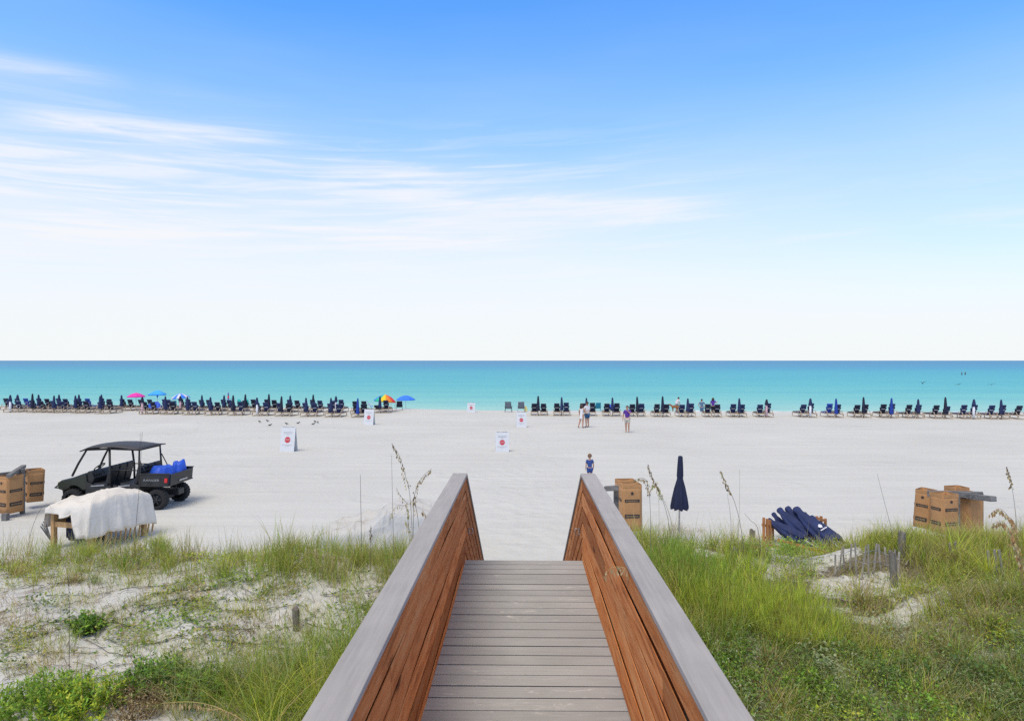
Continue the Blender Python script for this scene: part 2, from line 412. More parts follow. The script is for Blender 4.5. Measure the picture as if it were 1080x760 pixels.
def grey_composite(name, base, axis, stains):
    m, t, b = base_mat(name)
    at_ = t.new('ShaderNodeAttribute'); at_.attribute_name = 'board'
    co = objco(t); st = [60, 60, 60]; st[axis] = 2.5
    g = t.noise(t.mapping(co, st), 1.0, 4, .6)
    bl = t.noise(co, 2.4, 5, .6)
    c = t.ramp(t.add(t.mul(g, .55), t.mul(bl, .45)), [(.3, [k*.82 for k in base]), (.7, [k*1.15 for k in base])])
    bv = t.add(.93, t.mul(at_.outputs['Fac'], .16))
    c = t.mix(1.0, c, t.combine(bv, bv, bv), 'MULTIPLY')
    if stains:
        s1 = t.smooth(t.noise(t.mapping(co, (6, 14, 1)), 1.0, 8, .75, .8), .55, .72)
        s0 = t.smooth(t.add(t.noise(co, 1.6, 4, .6), t.mul(t.gauss(t.new('ShaderNodeSeparateXYZ').outputs[0], 0.0, .4), 0.0)), .42, .60)
        c = t.mix(t.mul(t.mul(s1, s0), .9), c, (.66,.66,.65))
    sp_ = t.smooth(t.noise(co, 30, 2, .5), .76, .80)
    c = t.mix(t.mul(sp_, .35), c, (.1,.095,.09))
    t.put(b.inputs['Base Color'], c); b.inputs['Roughness'].default_value = .72; b.inputs['Specular IOR Level'].default_value = .3
    t.put(b.inputs['Normal'], t.bump(g, .2, .003))
    return m
M_cap = grey_composite('cap_composite', (.375,.355,.335), 1, False)
M_deck = grey_composite('deck_composite', (.378,.392,.400), 0, True)
M_galv = mat('galvanised_metal', (.45,.45,.46), .4, .2, 20, metal=.8)
M_post = mat('weathered_post', (.20,.175,.14), .9, .45, 4, (6,6,.8), .5, .01)
M_greywood = mat('weathered_grey_wood', (.17,.165,.155), .9, .45, 3, (1,5,5), .5, .01)
M_picket = mat('weathered_picket', (.36,.32,.26), .9, .45, 4, (8,8,.7), .4, .005)
M_orange = mat('orange_stained_wood', (.42,.17,.05), .6, .35, 5, (5,5,.8), .2, .004)
M_tan = mat('tan_wood', (.47,.28,.115), .65, .3, 5, (5,5,.9), .2, .004)
M_lounge = mat('lounge_wood', (.52,.41,.29), .7, .3, 5)
M_card = mat('brown_cardboard', (.45,.235,.095), .85, .14, 3, bump=.2, bdist=.006)
M_ink = mat('dark_print', (.035,.03,.028), .8, .2, 8)
M_inkpale = mat('pale_print', (.30,.19,.10), .8, .1, 8)
M_navy = mat('navy_canvas', (.020,.033,.105), .85, .3, 5, bump=.3, bdist=.01)
M_navyd = mat('dark_navy_canvas', (.014,.019,.046), .85, .3, 5)
M_navyu = mat('deep_navy_canvas', (.011,.016,.048), .85, .3, 5, bump=.3, bdist=.01)
M_blue = mat('royal_blue_canvas', (.015,.055,.34), .8, .25, 5)
M_bluetarp = mat('blue_tarp', (.02,.10,.60), .55, .25, 6)
M_skyblue = mat('light_blue_canvas', (.06,.42,.90), .8, .1, 3)
M_midblue = mat('bright_blue_canvas', (.045,.22,.85), .8, .1, 3)
M_pink = mat('pink_canvas', (.86,.045,.42), .8, .1, 3)
M_teal = mat('teal_canvas', (.03,.50,.43), .8, .15, 3)
M_tealb = mat('teal_blue_canvas', (.015,.24,.34), .8, .2, 3)
M_white = mat('white_paint', (.66,.66,.65), .6, .04, 6)
M_grey = mat('grey_fabric', (.16,.19,.22), .8, .25, 6)
M_yellow = mat('pale_yellow_foam', (.75,.66,.25), .7, .1, 5)
M_stripew = mat('white_canvas', (.74,.74,.76), .8, .06, 4)
M_black = mat('black_plastic', (.021,.021,.021), .52, .5, 5)
M_rubber = mat('tyre_rubber', (.018,.018,.018), .9, .3, 14, bump=.5, bdist=.01)
M_green = mat('dark_green_plastic', (.030,.036,.026), .38, .15, 6)
M_vinyl = mat('black_vinyl', (.022,.022,.024), .5, .25, 7, bump=.2, bdist=.006)
M_roof = mat('charcoal_roof', (.045,.045,.048), .6, .2, 8, bump=.25, bdist=.02)
M_red_l = mat('red_lens', (.65,.03,.03), .3, .1, 8)
M_lamp = mat('amber_lens', (.75,.55,.30), .25, .2, 8)
M_silver = mat('silver_lettering', (.33,.33,.32), .4, .1, 8)
M_signred = mat('sign_red', (.55,.035,.05), .6, .06, 8)
M_signtxt = mat('sign_grey_text', (.30,.30,.31), .7, .1, 8)
def cloth(name, col, amp):
    m, t, b = base_mat(name); co = objco(t)
    n = t.noise(co, 1.8, 3, .45, .8); n2 = t.noise(t.mapping(co, (1, 1, .3)), 2.6, 2, .4, 1.2)
    t.put(b.inputs['Base Color'], t.ramp(n, [(.3, [c*.9 for c in col]), (.7, col)])); b.inputs['Roughness'].default_value = .8
    b.inputs['Specular IOR Level'].default_value = .2
    t.put(b.inputs['Normal'], t.bump(t.add(n, n2), amp, .12))
    return m
M_beige = cloth('beige_tarp', (.75,.70,.61), .5)
M_whitetarp = cloth('white_tarp', (.57,.56,.525), .8)

# ------------------------------------------------------------------ boardwalk
DECK = CZ - 1.98; CAP = CZ - 1.12; YE = 6.77; SLOPE = .578
rzw = -math.atan(.0148)
walk = empty('boardwalk', (.018, 0, 0), rzw, 'raised wooden boardwalk with grey deck and red-brown board railings leading down to the beach', 'boardwalk')
def board_attr(o, per):                        # a random number for every board (per = verts of one board)
    n = len(o.data.vertices); a = o.data.attributes.new('board', 'FLOAT', 'POINT')
    vals = np.repeat(rng.random(n//per+1), per)[:n].astype(np.float32); a.data.foreach_set('value', vals)
mb = MB(); y = YE
k = 0
while y > -1.6:
    wd = .1345
    z = DECK - .0125 + random.uniform(-.0012, .0012)
    h_ = wd/2; pr = [(-h_+.001,.0125),(h_-.001,.0125),(h_,.0118),(h_,.0112),(h_-.016,.0098),(h_-.016,-.008),(h_,-.0105),(h_,-.0125),(-h_,-.0125),(-h_,-.0105),(-h_+.016,-.008),(-h_+.016,.0098),(-h_,.0112),(-h_,.0118)]
    q = MB(); q.prism(pr, 'x', -.65, .65); q.xf(Matrix.Translation((random.uniform(-.004,.004), y-wd/2, z)) @ Euler((0, random.uniform(-.0012,.0012), random.uniform(-.0008,.0008))).to_matrix().to_4x4())
    mb._add(q.v, q.f)
    y -= .1345 + .011; k += 1
deck = mb.build('deck', M_deck, walk); board_attr(deck, 28)
mb = MB()
for x in (-.55, 0, .55): mb.box((x, 2.5, DECK-.03-.1), (.045, 8.3, .2))
mb.box((0, YE+.012, DECK-.13), (1.2, .02, .2))
mb.build('joists', M_greywood, walk)
def rail_pt(y):      # top of the side boards at y
    return CAP-.032 - (max(0, y-YE))*SLOPE
for sgn in (-1, 1):
    rl = empty('railing'); rl.parent = walk
    inner = .577*sgn
    # cap
    cx = (.563+.0715)*sgn
    mb = MB()
    for (ya, yb) in ((-1.6, .9), (.904, 4.55), (4.554, YE+.02)):
        n = 8; rows = []
        mb.box((cx, (ya+yb)/2, CAP-.0145), (.143, yb-ya, .029))
    o = mb.build('handrail_cap', M_cap, rl, bevel=.004); board_attr(o, 8)
    mb = MB(); ex = YE+.024
    mb.bar((cx, ex, CAP-.0145-.01), (cx, ex+4.2, CAP-.0245-4.2*SLOPE), .143, .027)
    o = mb.build('stair_handrail_cap', M_cap, rl); board_attr(o, 8)
    # side boards: each a warped strip with thickness, mitred at the top of the stairs
    mb = MB(); nb = 0
    sp = .154
    for k in range(6):
        z1 = CAP - .034 - k*sp; z0 = z1 - sp + .017 + random.uniform(-.003,.004)
        if z1 < DECK-.12: break
        segs = [(-1.6, 2.9), (2.903, YE-.002)] if k % 2 else [(-1.6, 1.3), (1.303, 4.9), (4.903, YE-.002)]
        for (ya, yb) in segs:
            ph = random.uniform(0, 6); am = random.uniform(.002, .009); am2 = random.uniform(-.006, .006)
            n = 12; A = []
            for i in range(n+1):
                f = i/n; yy = ya+(yb-ya)*f
                wv = am*math.sin(ph+f*5)*math.sin(f*math.pi) ; tl = am2*math.sin(math.pi*f)
                dz = .003*math.sin(ph*2+f*4)
                A.append([(inner-sgn*wv, yy, z0+dz), (inner-sgn*(wv+tl), yy, z1+dz), (inner-sgn*(wv+tl-.004), yy, z1+dz), (inner+sgn*.026, yy, z1-.05+dz), (inner+sgn*.026, yy, z0+dz)])
            vsb = [p for r in A for p in r]; fs = []
            for i in range(n):
                for j in range(5): fs.append((i*5+j, i*5+(j+1)%5, (i+1)*5+(j+1)%5, (i+1)*5+j))
            fs += [(0,1,2,3,4), tuple(n*5+j for j in range(5))]
            mb._add(vsb, fs); nb += 1
    o = mb.build('side_boards', M_red, rl); board_attr(o, 65)
    mb = MB()
    for k in range(6):
        z1 = CAP - .034 - k*sp; z0 = z1 - sp + .026
        L = 4.3; y0 = YE+.001
        am = random.uniform(-.004, .004)
        vsb = []
        for yy in (y0, y0+L*.5, y0+L):
            dz = -(yy-y0)*SLOPE; wv = am if abs(yy-y0-L*.5) < .1 else 0
            vsb += [(inner-sgn*wv, yy, z0+dz), (inner-sgn*wv, yy, z1+dz), (inner-sgn*(wv-.004), yy, z1+dz), (inner+sgn*.026, yy, z1-.05+dz), (inner+sgn*.026, yy, z0+.05+dz), (inner-sgn*(wv-.004), yy, z0+dz)]
        fs = [(i*6+j, i*6+(j+1)%6, (i+1)*6+(j+1)%6, (i+1)*6+j) for i in range(2) for j in range(6)] + [(0,1,2,3,4,5), (12,13,14,15,16,17)]
        mb._add(vsb, fs)
    o = mb.build('stair_side_boards', M_red, rl); board_attr(o, 18)
    mb = MB(); xo = inner+sgn*.128
    for k in range(6):
        z1 = CAP - .05 - k*sp; z0 = z1 - sp + .012
        q = MB(); q.prism([(YE+.005,z0),(YE+.005,z1),(YE+4.2,z1-4.195*SLOPE),(YE+4.2,z0-4.195*SLOPE)], 'x', xo-.012, xo+.012); mb._add(q.v, q.f)
    o = mb.build('stair_gap_backing', M_red, rl); board_attr(o, 8)  # second layer added to block bright sand behind the stair board gaps
    mb = MB()
    xo = inner+sgn*.128
    for k in range(6):
        z1 = CAP - .05 - k*sp; z0 = z1 - sp + .012
        mb.box((xo, (YE-1.6)/2, (z0+z1)/2), (.025, YE+1.6, z1-z0))
    o = mb.build('gap_backing', M_red, rl); board_attr(o, 8)  # backing layer added behind the side boards so their gaps go dark
    for yy in (-.6, 1.0, 2.6, 4.2, 5.8, YE-.05, 8.7, 10.6):
        dz = max(0, yy-YE)*SLOPE
        xx = inner+sgn*(.0275+.045)
        zt = CAP-.034-dz; zb = h1(xx, yy)-.3
        MB().box((xx, yy, (zt+zb)/2), (.088, .088, zt-zb)).build('post', M_greywood, rl)
    # small hook and eye on the stair boards
    mb = MB(); yy = YE+.33; zz = CAP-.034-.33*SLOPE-.43
    xx = inner-sgn*.004
    mb.box((xx, yy, zz), (.006, .03, .06))
    mb.tube([(xx-sgn*.004, yy, zz+.02), (xx-sgn*.035, yy, zz+.03), (xx-sgn*.045, yy, zz), (xx-sgn*.03, yy, zz-.035), (xx-sgn*.008, yy, zz-.03)], .005, 6)
    mb.build('hook', M_galv, rl)
    # scratches where the stain has come off
stair = empty('stairs'); stair.parent = walk
nst = 15; rise = DECK/nst; run = rise/SLOPE
mb = MB()
for k in range(1, nst):
    mb.box((0, YE+.03+run*(k-.5)+.02, DECK-rise*k-.015), (1.12, run-.008, .03))
o = mb.build('tread', M_deck, stair); board_attr(o, 8)
mb = MB()
for x in (-.52, .52):
    mb.bar((x, YE+.05, DECK-.22), (x, YE+.05+nst*run, DECK-.22-nst*rise+.05), .05, .2)
mb.build('stringer', M_greywood, stair)
print('boards', k)
# ------------------------------------------------------------------ people
def skin_mesh(name, verts, edges, mats, parent=None, sub=2, extra=None, root=0):
    me = bpy.data.meshes.new(name)
    me.from_pydata([v[:3] for v in verts], edges, []); me.update()
    o = bpy.data.objects.new(name, me); COL.objects.link(o)
    o.modifiers.new('Skin', 'SKIN')
    sv = me.skin_vertices[0].data
    for i, v in enumerate(verts):
        sv[i].radius = (v[3], v[4] if len(v) > 4 else v[3]); sv[i].use_root = (i == root)
    md = o.modifiers.new('Sub', 'SUBSURF'); md.levels = sub; md.render_levels = sub
    dg = bpy.context.evaluated_depsgraph_get(); dg.update()
    nm = bpy.data.meshes.new_from_object(o.evaluated_get(dg))
    o.modifiers.clear(); o.data = nm; nm.name = name; bpy.data.meshes.remove(me)
    nm.materials.clear()
    for mm in mats: nm.materials.append(mm)
    for p in nm.polygons: p.use_smooth = True; p.material_index = 0
    if extra:
        bm = bmesh.new(); bm.from_mesh(nm)
        tmp = bpy.data.meshes.new('tmp'); tmp.from_pydata(extra.v, [], extra.f)
        for p, k in zip(tmp.polygons, extra.m): p.material_index = k; p.use_smooth = True
        bm.from_mesh(tmp); bm.to_mesh(nm); bm.free(); bpy.data.meshes.remove(tmp)
    if parent: o.parent = parent
    return o
M_skin = mat('skin', (.50,.27,.17), .55, .1, 12)
M_hair = mat('brown_hair', (.045,.024,.014), .6, .4, 30)
M_hairl = mat('light_brown_hair', (.17,.085,.04), .6, .4, 30)
M_eye = mat('dark_eye', (.02,.015,.012), .2, .1, 10)
M_wcloth = mat('white_cotton', (.72,.71,.71), .9, .06, 10)
M_purple = mat('purple_cotton', (.095,.030,.27), .9, .15, 10)
M_khaki = mat('pale_khaki_cotton', (.52,.47,.39), .9, .1, 10)
M_bshort = mat('blue_cotton', (.03,.10,.22), .9, .15, 10)
M_bshirt = mat('royal_blue_cotton', (.035,.075,.25), .9, .15, 10)
M_greyblue = mat('grey_blue_cotton', (.11,.19,.29), .9, .15, 10)
M_dark = mat('black_cotton', (.015,.015,.02), .9, .2, 10)
M_sandal = mat('dark_sandal', (.05,.035,.025), .8, .2, 10)
BASE = dict(pelvis=(0,0,.525), waist=(0,0,.61), chest=(0,.005,.72), nb=(0,0,.81), neck=(0,.008,.855), head=(0,.015,.905), crown=(0,.008,.952),
    shL=(-.098,0,.795), elL=(-.135,-.01,.63), wrL=(-.135,.035,.495), shR=(.098,0,.795), elR=(.135,-.01,.63), wrR=(.135,.035,.495),
    hiL=(-.05,0,.49), knL=(-.055,.012,.28), anL=(-.055,-.008,.045), toL=(-.065,.075,.018), hiR=(.05,0,.49), knR=(.055,.012,.28), anR=(.055,-.008,.045), toR=(.065,.075,.018))
RAD = dict(pelvis=(.076,.056), waist=(.066,.050), chest=(.080,.058), nb=(.045,.04), neck=(.029,.031), head=(.046,.054), crown=(.040,.046),
    sh=(.035,.036), el=(.024,.025), wr=(.016,.018), hi=(.060,.062), kn=(.036,.038), an=(.022,.024), to=(.019,.013))
def person(loc, height, rz, label, pose=None, hair=M_hair, hairlen=0, top=('shirt', M_wcloth), bottom=('shorts', M_khaki), child=False, group=None, shoes=None):
    J = {k: Vector(v) for k, v in BASE.items()}
    for k, v in (pose or {}).items(): J[k] = Vector(v)
    hs = 1.0
    if child: hs = 1.32
    for k in ('head', 'crown'): J[k] = J['neck'] + (J[k]-J['neck'])*hs
    r = lambda k: RAD.get(k) or RAD[k[:2]]
    keys = list(J.keys()); V = []; idx = {}
    for k in keys:
        a, b_ = r(k)
        if k in ('head', 'crown'): a *= hs; b_ *= hs
        idx[k] = len(V); V.append((*J[k], a, b_))
    E = [('pelvis','waist'),('waist','chest'),('chest','nb'),('nb','neck'),('neck','head'),('head','crown')]
    for s in 'LR': E += [('chest','sh'+s),('sh'+s,'el'+s),('el'+s,'wr'+s),('pelvis','hi'+s),('hi'+s,'kn'+s),('kn'+s,'an'+s),('an'+s,'to'+s)]
    E = [(idx[a], idx[b_]) for a, b_ in E]
    def addv(p, rad): V.append((*p, rad, rad)); return len(V)-1
    fw = Vector((0, 1, 0))
    hd = J['head']
    # nose and ears grow out of the head
    up = (J['crown']-J['neck']).normalized(); fwd = (fw - up*fw.dot(up)).normalized(); sd_ = fwd.cross(up)
    E.append((idx['head'], addv(hd + fwd*.060*hs - up*.005, .010*hs)))
    for s in (-1, 1): E.append((idx['head'], addv(hd + sd_*s*.053*hs - up*.002, .011*hs)))
    # hands : palm, four unequal bent fingers and a thumb from the side of the palm
    for s, sg in (('L', -1), ('R', 1)):
        wv = J['wr'+s]; d = (wv - J['el'+s]).normalized()
        side = fw - d*fw.dot(d)
        side = side.normalized() if side.length > .2 else Vector((0,0,1))
        inn = d.cross(side).normalized()*(1 if d.cross(side).x*sg < 0 else -1)
        palm = addv(wv + d*.028, .0145); E.append((idx['wr'+s], palm))
        for f, (o_, L) in enumerate(((.017,.040),(.006,.046),(-.006,.043),(-.016,.034))):
            k1 = addv(wv + d*.050 + side*o_, .0058); k2 = addv(wv + d*(.050+L*.5) + side*o_*1.1 + inn*.006, .0052); k3 = addv(wv + d*(.050+L*.9) + side*o_*1.1 + inn*.016, .0042)
            E += [(palm, k1), (k1, k2), (k2, k3)]
        t1 = addv(wv + d*.036 + side*.022, .0062); t2 = addv(wv + d*.056 + side*.032 + inn*.006, .005); E += [(palm, t1), (t1, t2)]
    ex = MB()
    for s in (-1, 1): ex.ball(hd + fwd*.047*hs + sd_*s*.019*hs + up*.010*hs, .006*hs, 6, 4, 1)
    ex.ball(hd + fwd*.047*hs - up*.026*hs, (.016*hs, .006*hs, .004*hs), 6, 4, 2)
    S = Matrix.Scale(height, 4)
    rt = empty('person', loc, rz, label, 'person', group)
    V = [tuple(c*height for c in v) for v in V]; ex.xf(S)
    skin_mesh('body', V, E, [M_skin, M_eye, mat('lip', (.35,.12,.10), .5, .1, 10) if 'lip' not in MATS else MATS['lip']], rt, 2, ex)
    MATS['lip'] = bpy.data.materials['lip']
    # hair
    mb = MB(); c = hd + up*.022*hs - fwd*.012*hs
    P = []
    for j in range(7):
        ph = math.pi/2 - j*(math.pi*.60)/6; row = []
        for k in range(15):
            th = 2*math.pi*k/14; f = math.cos(th)
            phk = ph if f < .35 else max(ph, .42)
            q = c + (sd_*math.sin(th)*math.cos(phk)*.058 + fwd*math.cos(th)*math.cos(phk)*.064 + up*math.sin(phk)*.062)*hs*(1+.05*math.sin(k*3.1+j*2))
            row.append(q*height)
        P.append(row)
    mb.grid(P)
    if hairlen:
        for k in range(9):
            th = math.pi*(.62 + .76*k/8); a = c + (sd_*math.sin(th)*.056 + fwd*math.cos(th)*.060)*hs
            mb.tube([a*height, (a - up*hairlen*.5 - fwd*.004)*height, (a - up*hairlen + sd_*.004*math.sin(k*5))*height], [.020*height, .022*height, .008*height], 6)
    mb.build('hair', hair, rt)
    def cl(name, items, edges, m_, sub=2):
        vs_ = [(*(J[k] if isinstance(k, str) else k)*height, a*height, b_*height) for k, a, b_ in items]
        skin_mesh(name, vs_, edges, [m_], rt, sub)
    lerp = lambda a, b_, f: J[a].lerp(J[b_], f)
    if top[0] == 'shirt':
        cl('shirt', [('chest', .091,.070), ('waist', .084,.066), (lerp('pelvis','waist',-.05), .088,.070), (lerp('chest','nb',.72), .056,.05), ('shL', .046,.046), (lerp('shL','elL',.72), .036,.037), ('shR', .046,.046), (lerp('shR','elR',.72), .036,.037)],
           [(0,1),(1,2),(0,3),(0,4),(4,5),(0,6),(6,7)], top[1])
    if top[0] == 'dress':
        hem = (J['knL']+J['knR'])/2 + Vector((0,0,.06))
        cl('dress', [('chest', .088,.070), ('waist', .074,.060), ('pelvis', .092,.078), (J['pelvis'].lerp(hem,.55), .098,.085), (hem, .104,.090), (lerp('chest','nb',.6), .055,.048), ('shL', .042,.042), ('shR', .042,.042)], [(0,1),(1,2),(2,3),(3,4),(0,5),(0,6),(0,7)], top[1])
    if bottom[0] in ('shorts', 'trousers'):
        f = .74 if bottom[0] == 'shorts' else 1.0
        it = [('pelvis', .084,.064)]; ed = []
        for s in 'LR':
            i = len(it); it += [('hi'+s, .068,.068), (lerp('hi'+s,'kn'+s,f), .056,.058)]; ed += [(0,i),(i,i+1)]
            if bottom[0] == 'trousers': it.append((lerp('kn'+s,'an'+s,.93), .036,.038)); ed.append((i+1,i+2))
        cl(bottom[0], it, ed, bottom[1])
    if shoes:
        for s in 'LR':
            cl('sandal', [(J['an'+s]-Vector((0,.01,.02)), .026,.02), (J['to'+s], .023,.017)], [(0,1)], shoes, 1)
    return rt
def ground(px, py): x, d = at(px, py); return (x, d, h1(x, d))
# the couple, the man in purple, the child
person(ground(613.6, 451), 1.68, R(-50), 'woman in a short white dress standing arm in arm with a man in white', pose=dict(elR=(.16,.05,.67), wrR=(.20,.13,.70), elL=(-.14,-.02,.64), knL=(-.075,-.02,.28), anL=(-.10,-.10,.06), toL=(-.11,-.03,.018)), hairlen=.13, top=('dress', M_wcloth), bottom=(None,), group='couple standing on the sand', shoes=M_sandal)
person(ground(619.4, 450.4), 1.79, R(35), 'man in a white shirt and blue shorts standing beside woman in white dress', pose=dict(elL=(-.15,.05,.65), wrL=(-.11,.15,.68), elR=(.145,.03,.64), wrR=(.09,.14,.60)), top=('shirt', M_wcloth), bottom=('shorts', M_bshort), group='couple standing on the sand', shoes=M_sandal)
person(ground(661.6, 456), 1.74, R(160), 'man in a purple shirt and pale shorts walking with one hand at his mouth', pose=dict(elL=(-.155,.07,.69), wrL=(-.045,.125,.80), elR=(.15,-.03,.65), wrR=(.165,-.01,.50), knL=(-.06,.05,.29), anL=(-.055,.0,.06), toL=(-.06,.08,.03), knR=(.055,-.01,.28), anR=(.055,-.06,.05), toR=(.06,.02,.018)), top=('shirt', M_purple), bottom=('shorts', M_khaki))
person(ground(622, 508.5), 1.06, R(8), 'small child in a blue shirt and blue shorts seen from behind near the boardwalk', child=True, hair=M_hairl, top=('shirt', M_bshirt), bottom=('shorts', M_bshirt))
# people at the water's edge (standing low, beyond the top of the beach)
def low(px, d): x = (px-CX)*d/F; return (x, d, h1(x, d))
person(low(740.2, 66.5), 1.72, 0, 'person in a grey-blue top and blue shorts standing at the water with hands on hips', pose=dict(elL=(-.21,-.03,.66), wrL=(-.12,.03,.56), elR=(.21,-.03,.66), wrR=(.12,.03,.56)), top=('shirt', M_greyblue), bottom=('trousers', M_greyblue))
person(low(752, 65.6), 1.74, R(-25), 'person in purple top and dark trousers at the water behind two dark loungers', pose=dict(elR=(.16,.06,.69), wrR=(.20,.14,.74)), hairlen=.10, top=('shirt', M_purple), bottom=('trousers', M_dark))
person(low(713.6, 64.6), 1.66, R(-70), 'person in a white shirt bending over a brown dog at the water', pose=dict(chest=(0,.05,.70), nb=(0,.085,.78), neck=(0,.105,.815), head=(0,.13,.86), crown=(0,.14,.905), shL=(-.095,.085,.765), shR=(.095,.085,.765), elL=(-.12,.12,.61), wrL=(-.10,.18,.50), elR=(.12,.12,.61), wrR=(.10,.18,.50)), top=('shirt', M_wcloth), bottom=('shorts', M_grey))
# two swimmers standing waist deep far out
for px, nm in ((1014.4, 'left one of two far swimmers standing waist deep in the sea'), (1018.0, 'right one of two far swimmers standing waist deep in the sea')):
    d = 262.0; x = (px-CX)*d/F
    person((x, d, WATER-.62), 1.8, R(20), nm, top=('shirt', M_greyblue if px < 1016 else M_dark), bottom=('shorts', M_dark), group='swimmers far out')
# the dog
def dog(loc, rz):
    rt = empty('dog', loc, rz, 'brown dog standing at the water beside a bending person', 'dog')
    V = [(0,0,.47,.10,.12),(0,.20,.50,.115,.15),(0,-.22,.49,.095,.115),(0,.36,.58,.075,.08),(0,.46,.70,.065,.07),(0,.56,.70,.05,.05),(0,.65,.68,.035,.032)]
    E = [(0,1),(0,2),(1,3),(3,4),(4,5),(5,6)]
    def add(p, r_, par):
        V.append((*p, r_, r_)); E.append((par, len(V)-1)); return len(V)-1
    for s in (-1, 1):
        a = add((s*.075,.22,.38), .05, 1); a = add((s*.08,.20,.20), .03, a); a = add((s*.08,.23,.03), .024, a); add((s*.08,.27,.02), .024, a)
        a = add((s*.075,-.26,.38), .065, 2); a = add((s*.08,-.20,.27), .042, a); a = add((s*.08,-.32,.17), .026, a); a = add((s*.08,-.30,.03), .024, a); add((s*.08,-.26,.02), .024, a)
        e = add((s*.055,.45,.73), .025, 4); add((s*.075,.47,.66), .016, e)
    a = add((0,-.36,.52), .035, 2); a = add((0,-.50,.50), .035, a); add((0,-.62,.56), .02, a)
    ex = MB()
    for s in (-1, 1): ex.ball((s*.035,.545,.735), .009, 6, 4, 1)
    ex.ball((0,.685,.685), .016, 6, 4, 1)
    skin_mesh('body', V, E, [mat('brown_fur', (.30,.12,.035), .9, .3, 14), M_eye], rt, 2, ex)
x, y, z = low(712, 63.4); dog((x, y, z+.02), R(95))

# ------------------------------------------------------------------ birds
def bird_mesh(flying=False):
    mb = MB()
    mb.ball((0,0,.0), (.055,.13,.055), 10, 8, 0, (R(12),0,0))
    mb.ball((0,.125,.065), (.034,.04,.034), 8, 6, 0); mb.tube([(0,.09,.03),(0,.12,.06)], [.04,.03], 8)
    mb.tube([(0,.155,.065),(0,.205,.055)], [.012,.004], 6, 1)
    mb._add([(-.03,-.11,-.01),(.03,-.11,-.01),(.04,-.22,-.03),(-.04,-.22,-.03),(-.03,-.11,-.03),(.03,-.11,-.03),(.04,-.22,-.04),(-.04,-.22,-.04)], [(0,1,2,3),(4,5,6,7),(0,1,5,4),(2,3,7,6),(0,3,7,4),(1,2,6,5)], 0)
    if not flying:
        for s in (-1, 1): mb.tube([(s*.02,0,-.04),(s*.02,.005,-.12)], .006, 5, 1); mb.ball((s*.045,-.02,.005), (.016,.12,.04), 8, 5, 0, (R(10),0,0)); mb.tube([(s*.02,.0,-.12),(s*.022,.03,-.125)], .006, 4, 1)
    else:
        for s in (-1, 1):
            P = [[(s*x_, y0, z0) for (y0) in ys_] for x_, z0, ys_ in ((.03,.02,(.06,-.05)), (.25,.20,(.08,-.06)), (.50,.26,(.02,-.08)), (.68,.30,(-.06,-.08)))]
            mb.grid(P, 0); mb.grid([[(p[0], p[1], p[2]-.012) for p in r_] for r_ in P], 0)
    return mb
M_bird = mat('dark_feathers', (.035,.032,.032), .8, .4, 20); M_beak = mat('beak', (.05,.04,.03), .5, .2, 20)
bird0 = None
for i, (px, py, rz, lab) in enumerate(((273.7,445.6,60,'dark gull standing farthest left of the small flock on the sand'), (282,444.8,70,'dark gull at the back of the flock, second from its left'), (284.7,449.4,-60,'dark gull nearest the large left sign among the flock'),
        (302.2,447.7,80,'dark gull standing just above the left edge of the white sign'), (314.5,447.1,-75,'dark gull standing just above the right edge of the white sign'), (330.4,448.3,-70,'lowest dark gull of the three at the right end of flock'), (332.3,445.7,60,'uppermost dark gull of the three at right end of flock'), (335.3,446.5,20,'rightmost dark gull of the small flock on the sand'))):
    x, d = at(px, py)
    if bird0 is None: o = bird0 = bird_mesh().build('gull', [M_bird, M_beak])
    else: o = bird0.copy(); COL.objects.link(o)
    o.location = (x, d, h1(x, d)+.10); o.rotation_euler = (0,0,R(rz)); o.scale = (.8,)*3; tag(o, lab, 'bird', 'gulls standing on the sand')
fly0 = None
for px, py, d, rz, s, lab in ((973,404.2,140,15,1.0,'dark seabird flying low over the water, wings raised, leftmost of three'), (1010.5,405.5,135,8,1.0,'dark seabird skimming the water in the middle of three'), (1045.5,405.4,135,-10,1.0,'dark seabird skimming the water, rightmost of three')):
    if fly0 is None: o = fly0 = bird_mesh(True).build('seabird', [M_bird, M_beak])
    else: o = fly0.copy(); COL.objects.link(o)
    o.location = atd(px, py, d); o.rotation_euler = (R(10), R(-12 if px > 1000 else 0), R(rz)); o.scale = (1.15, 1.15, 1.5 if px < 1000 else .45); tag(o, lab, 'bird', 'seabirds over the water')

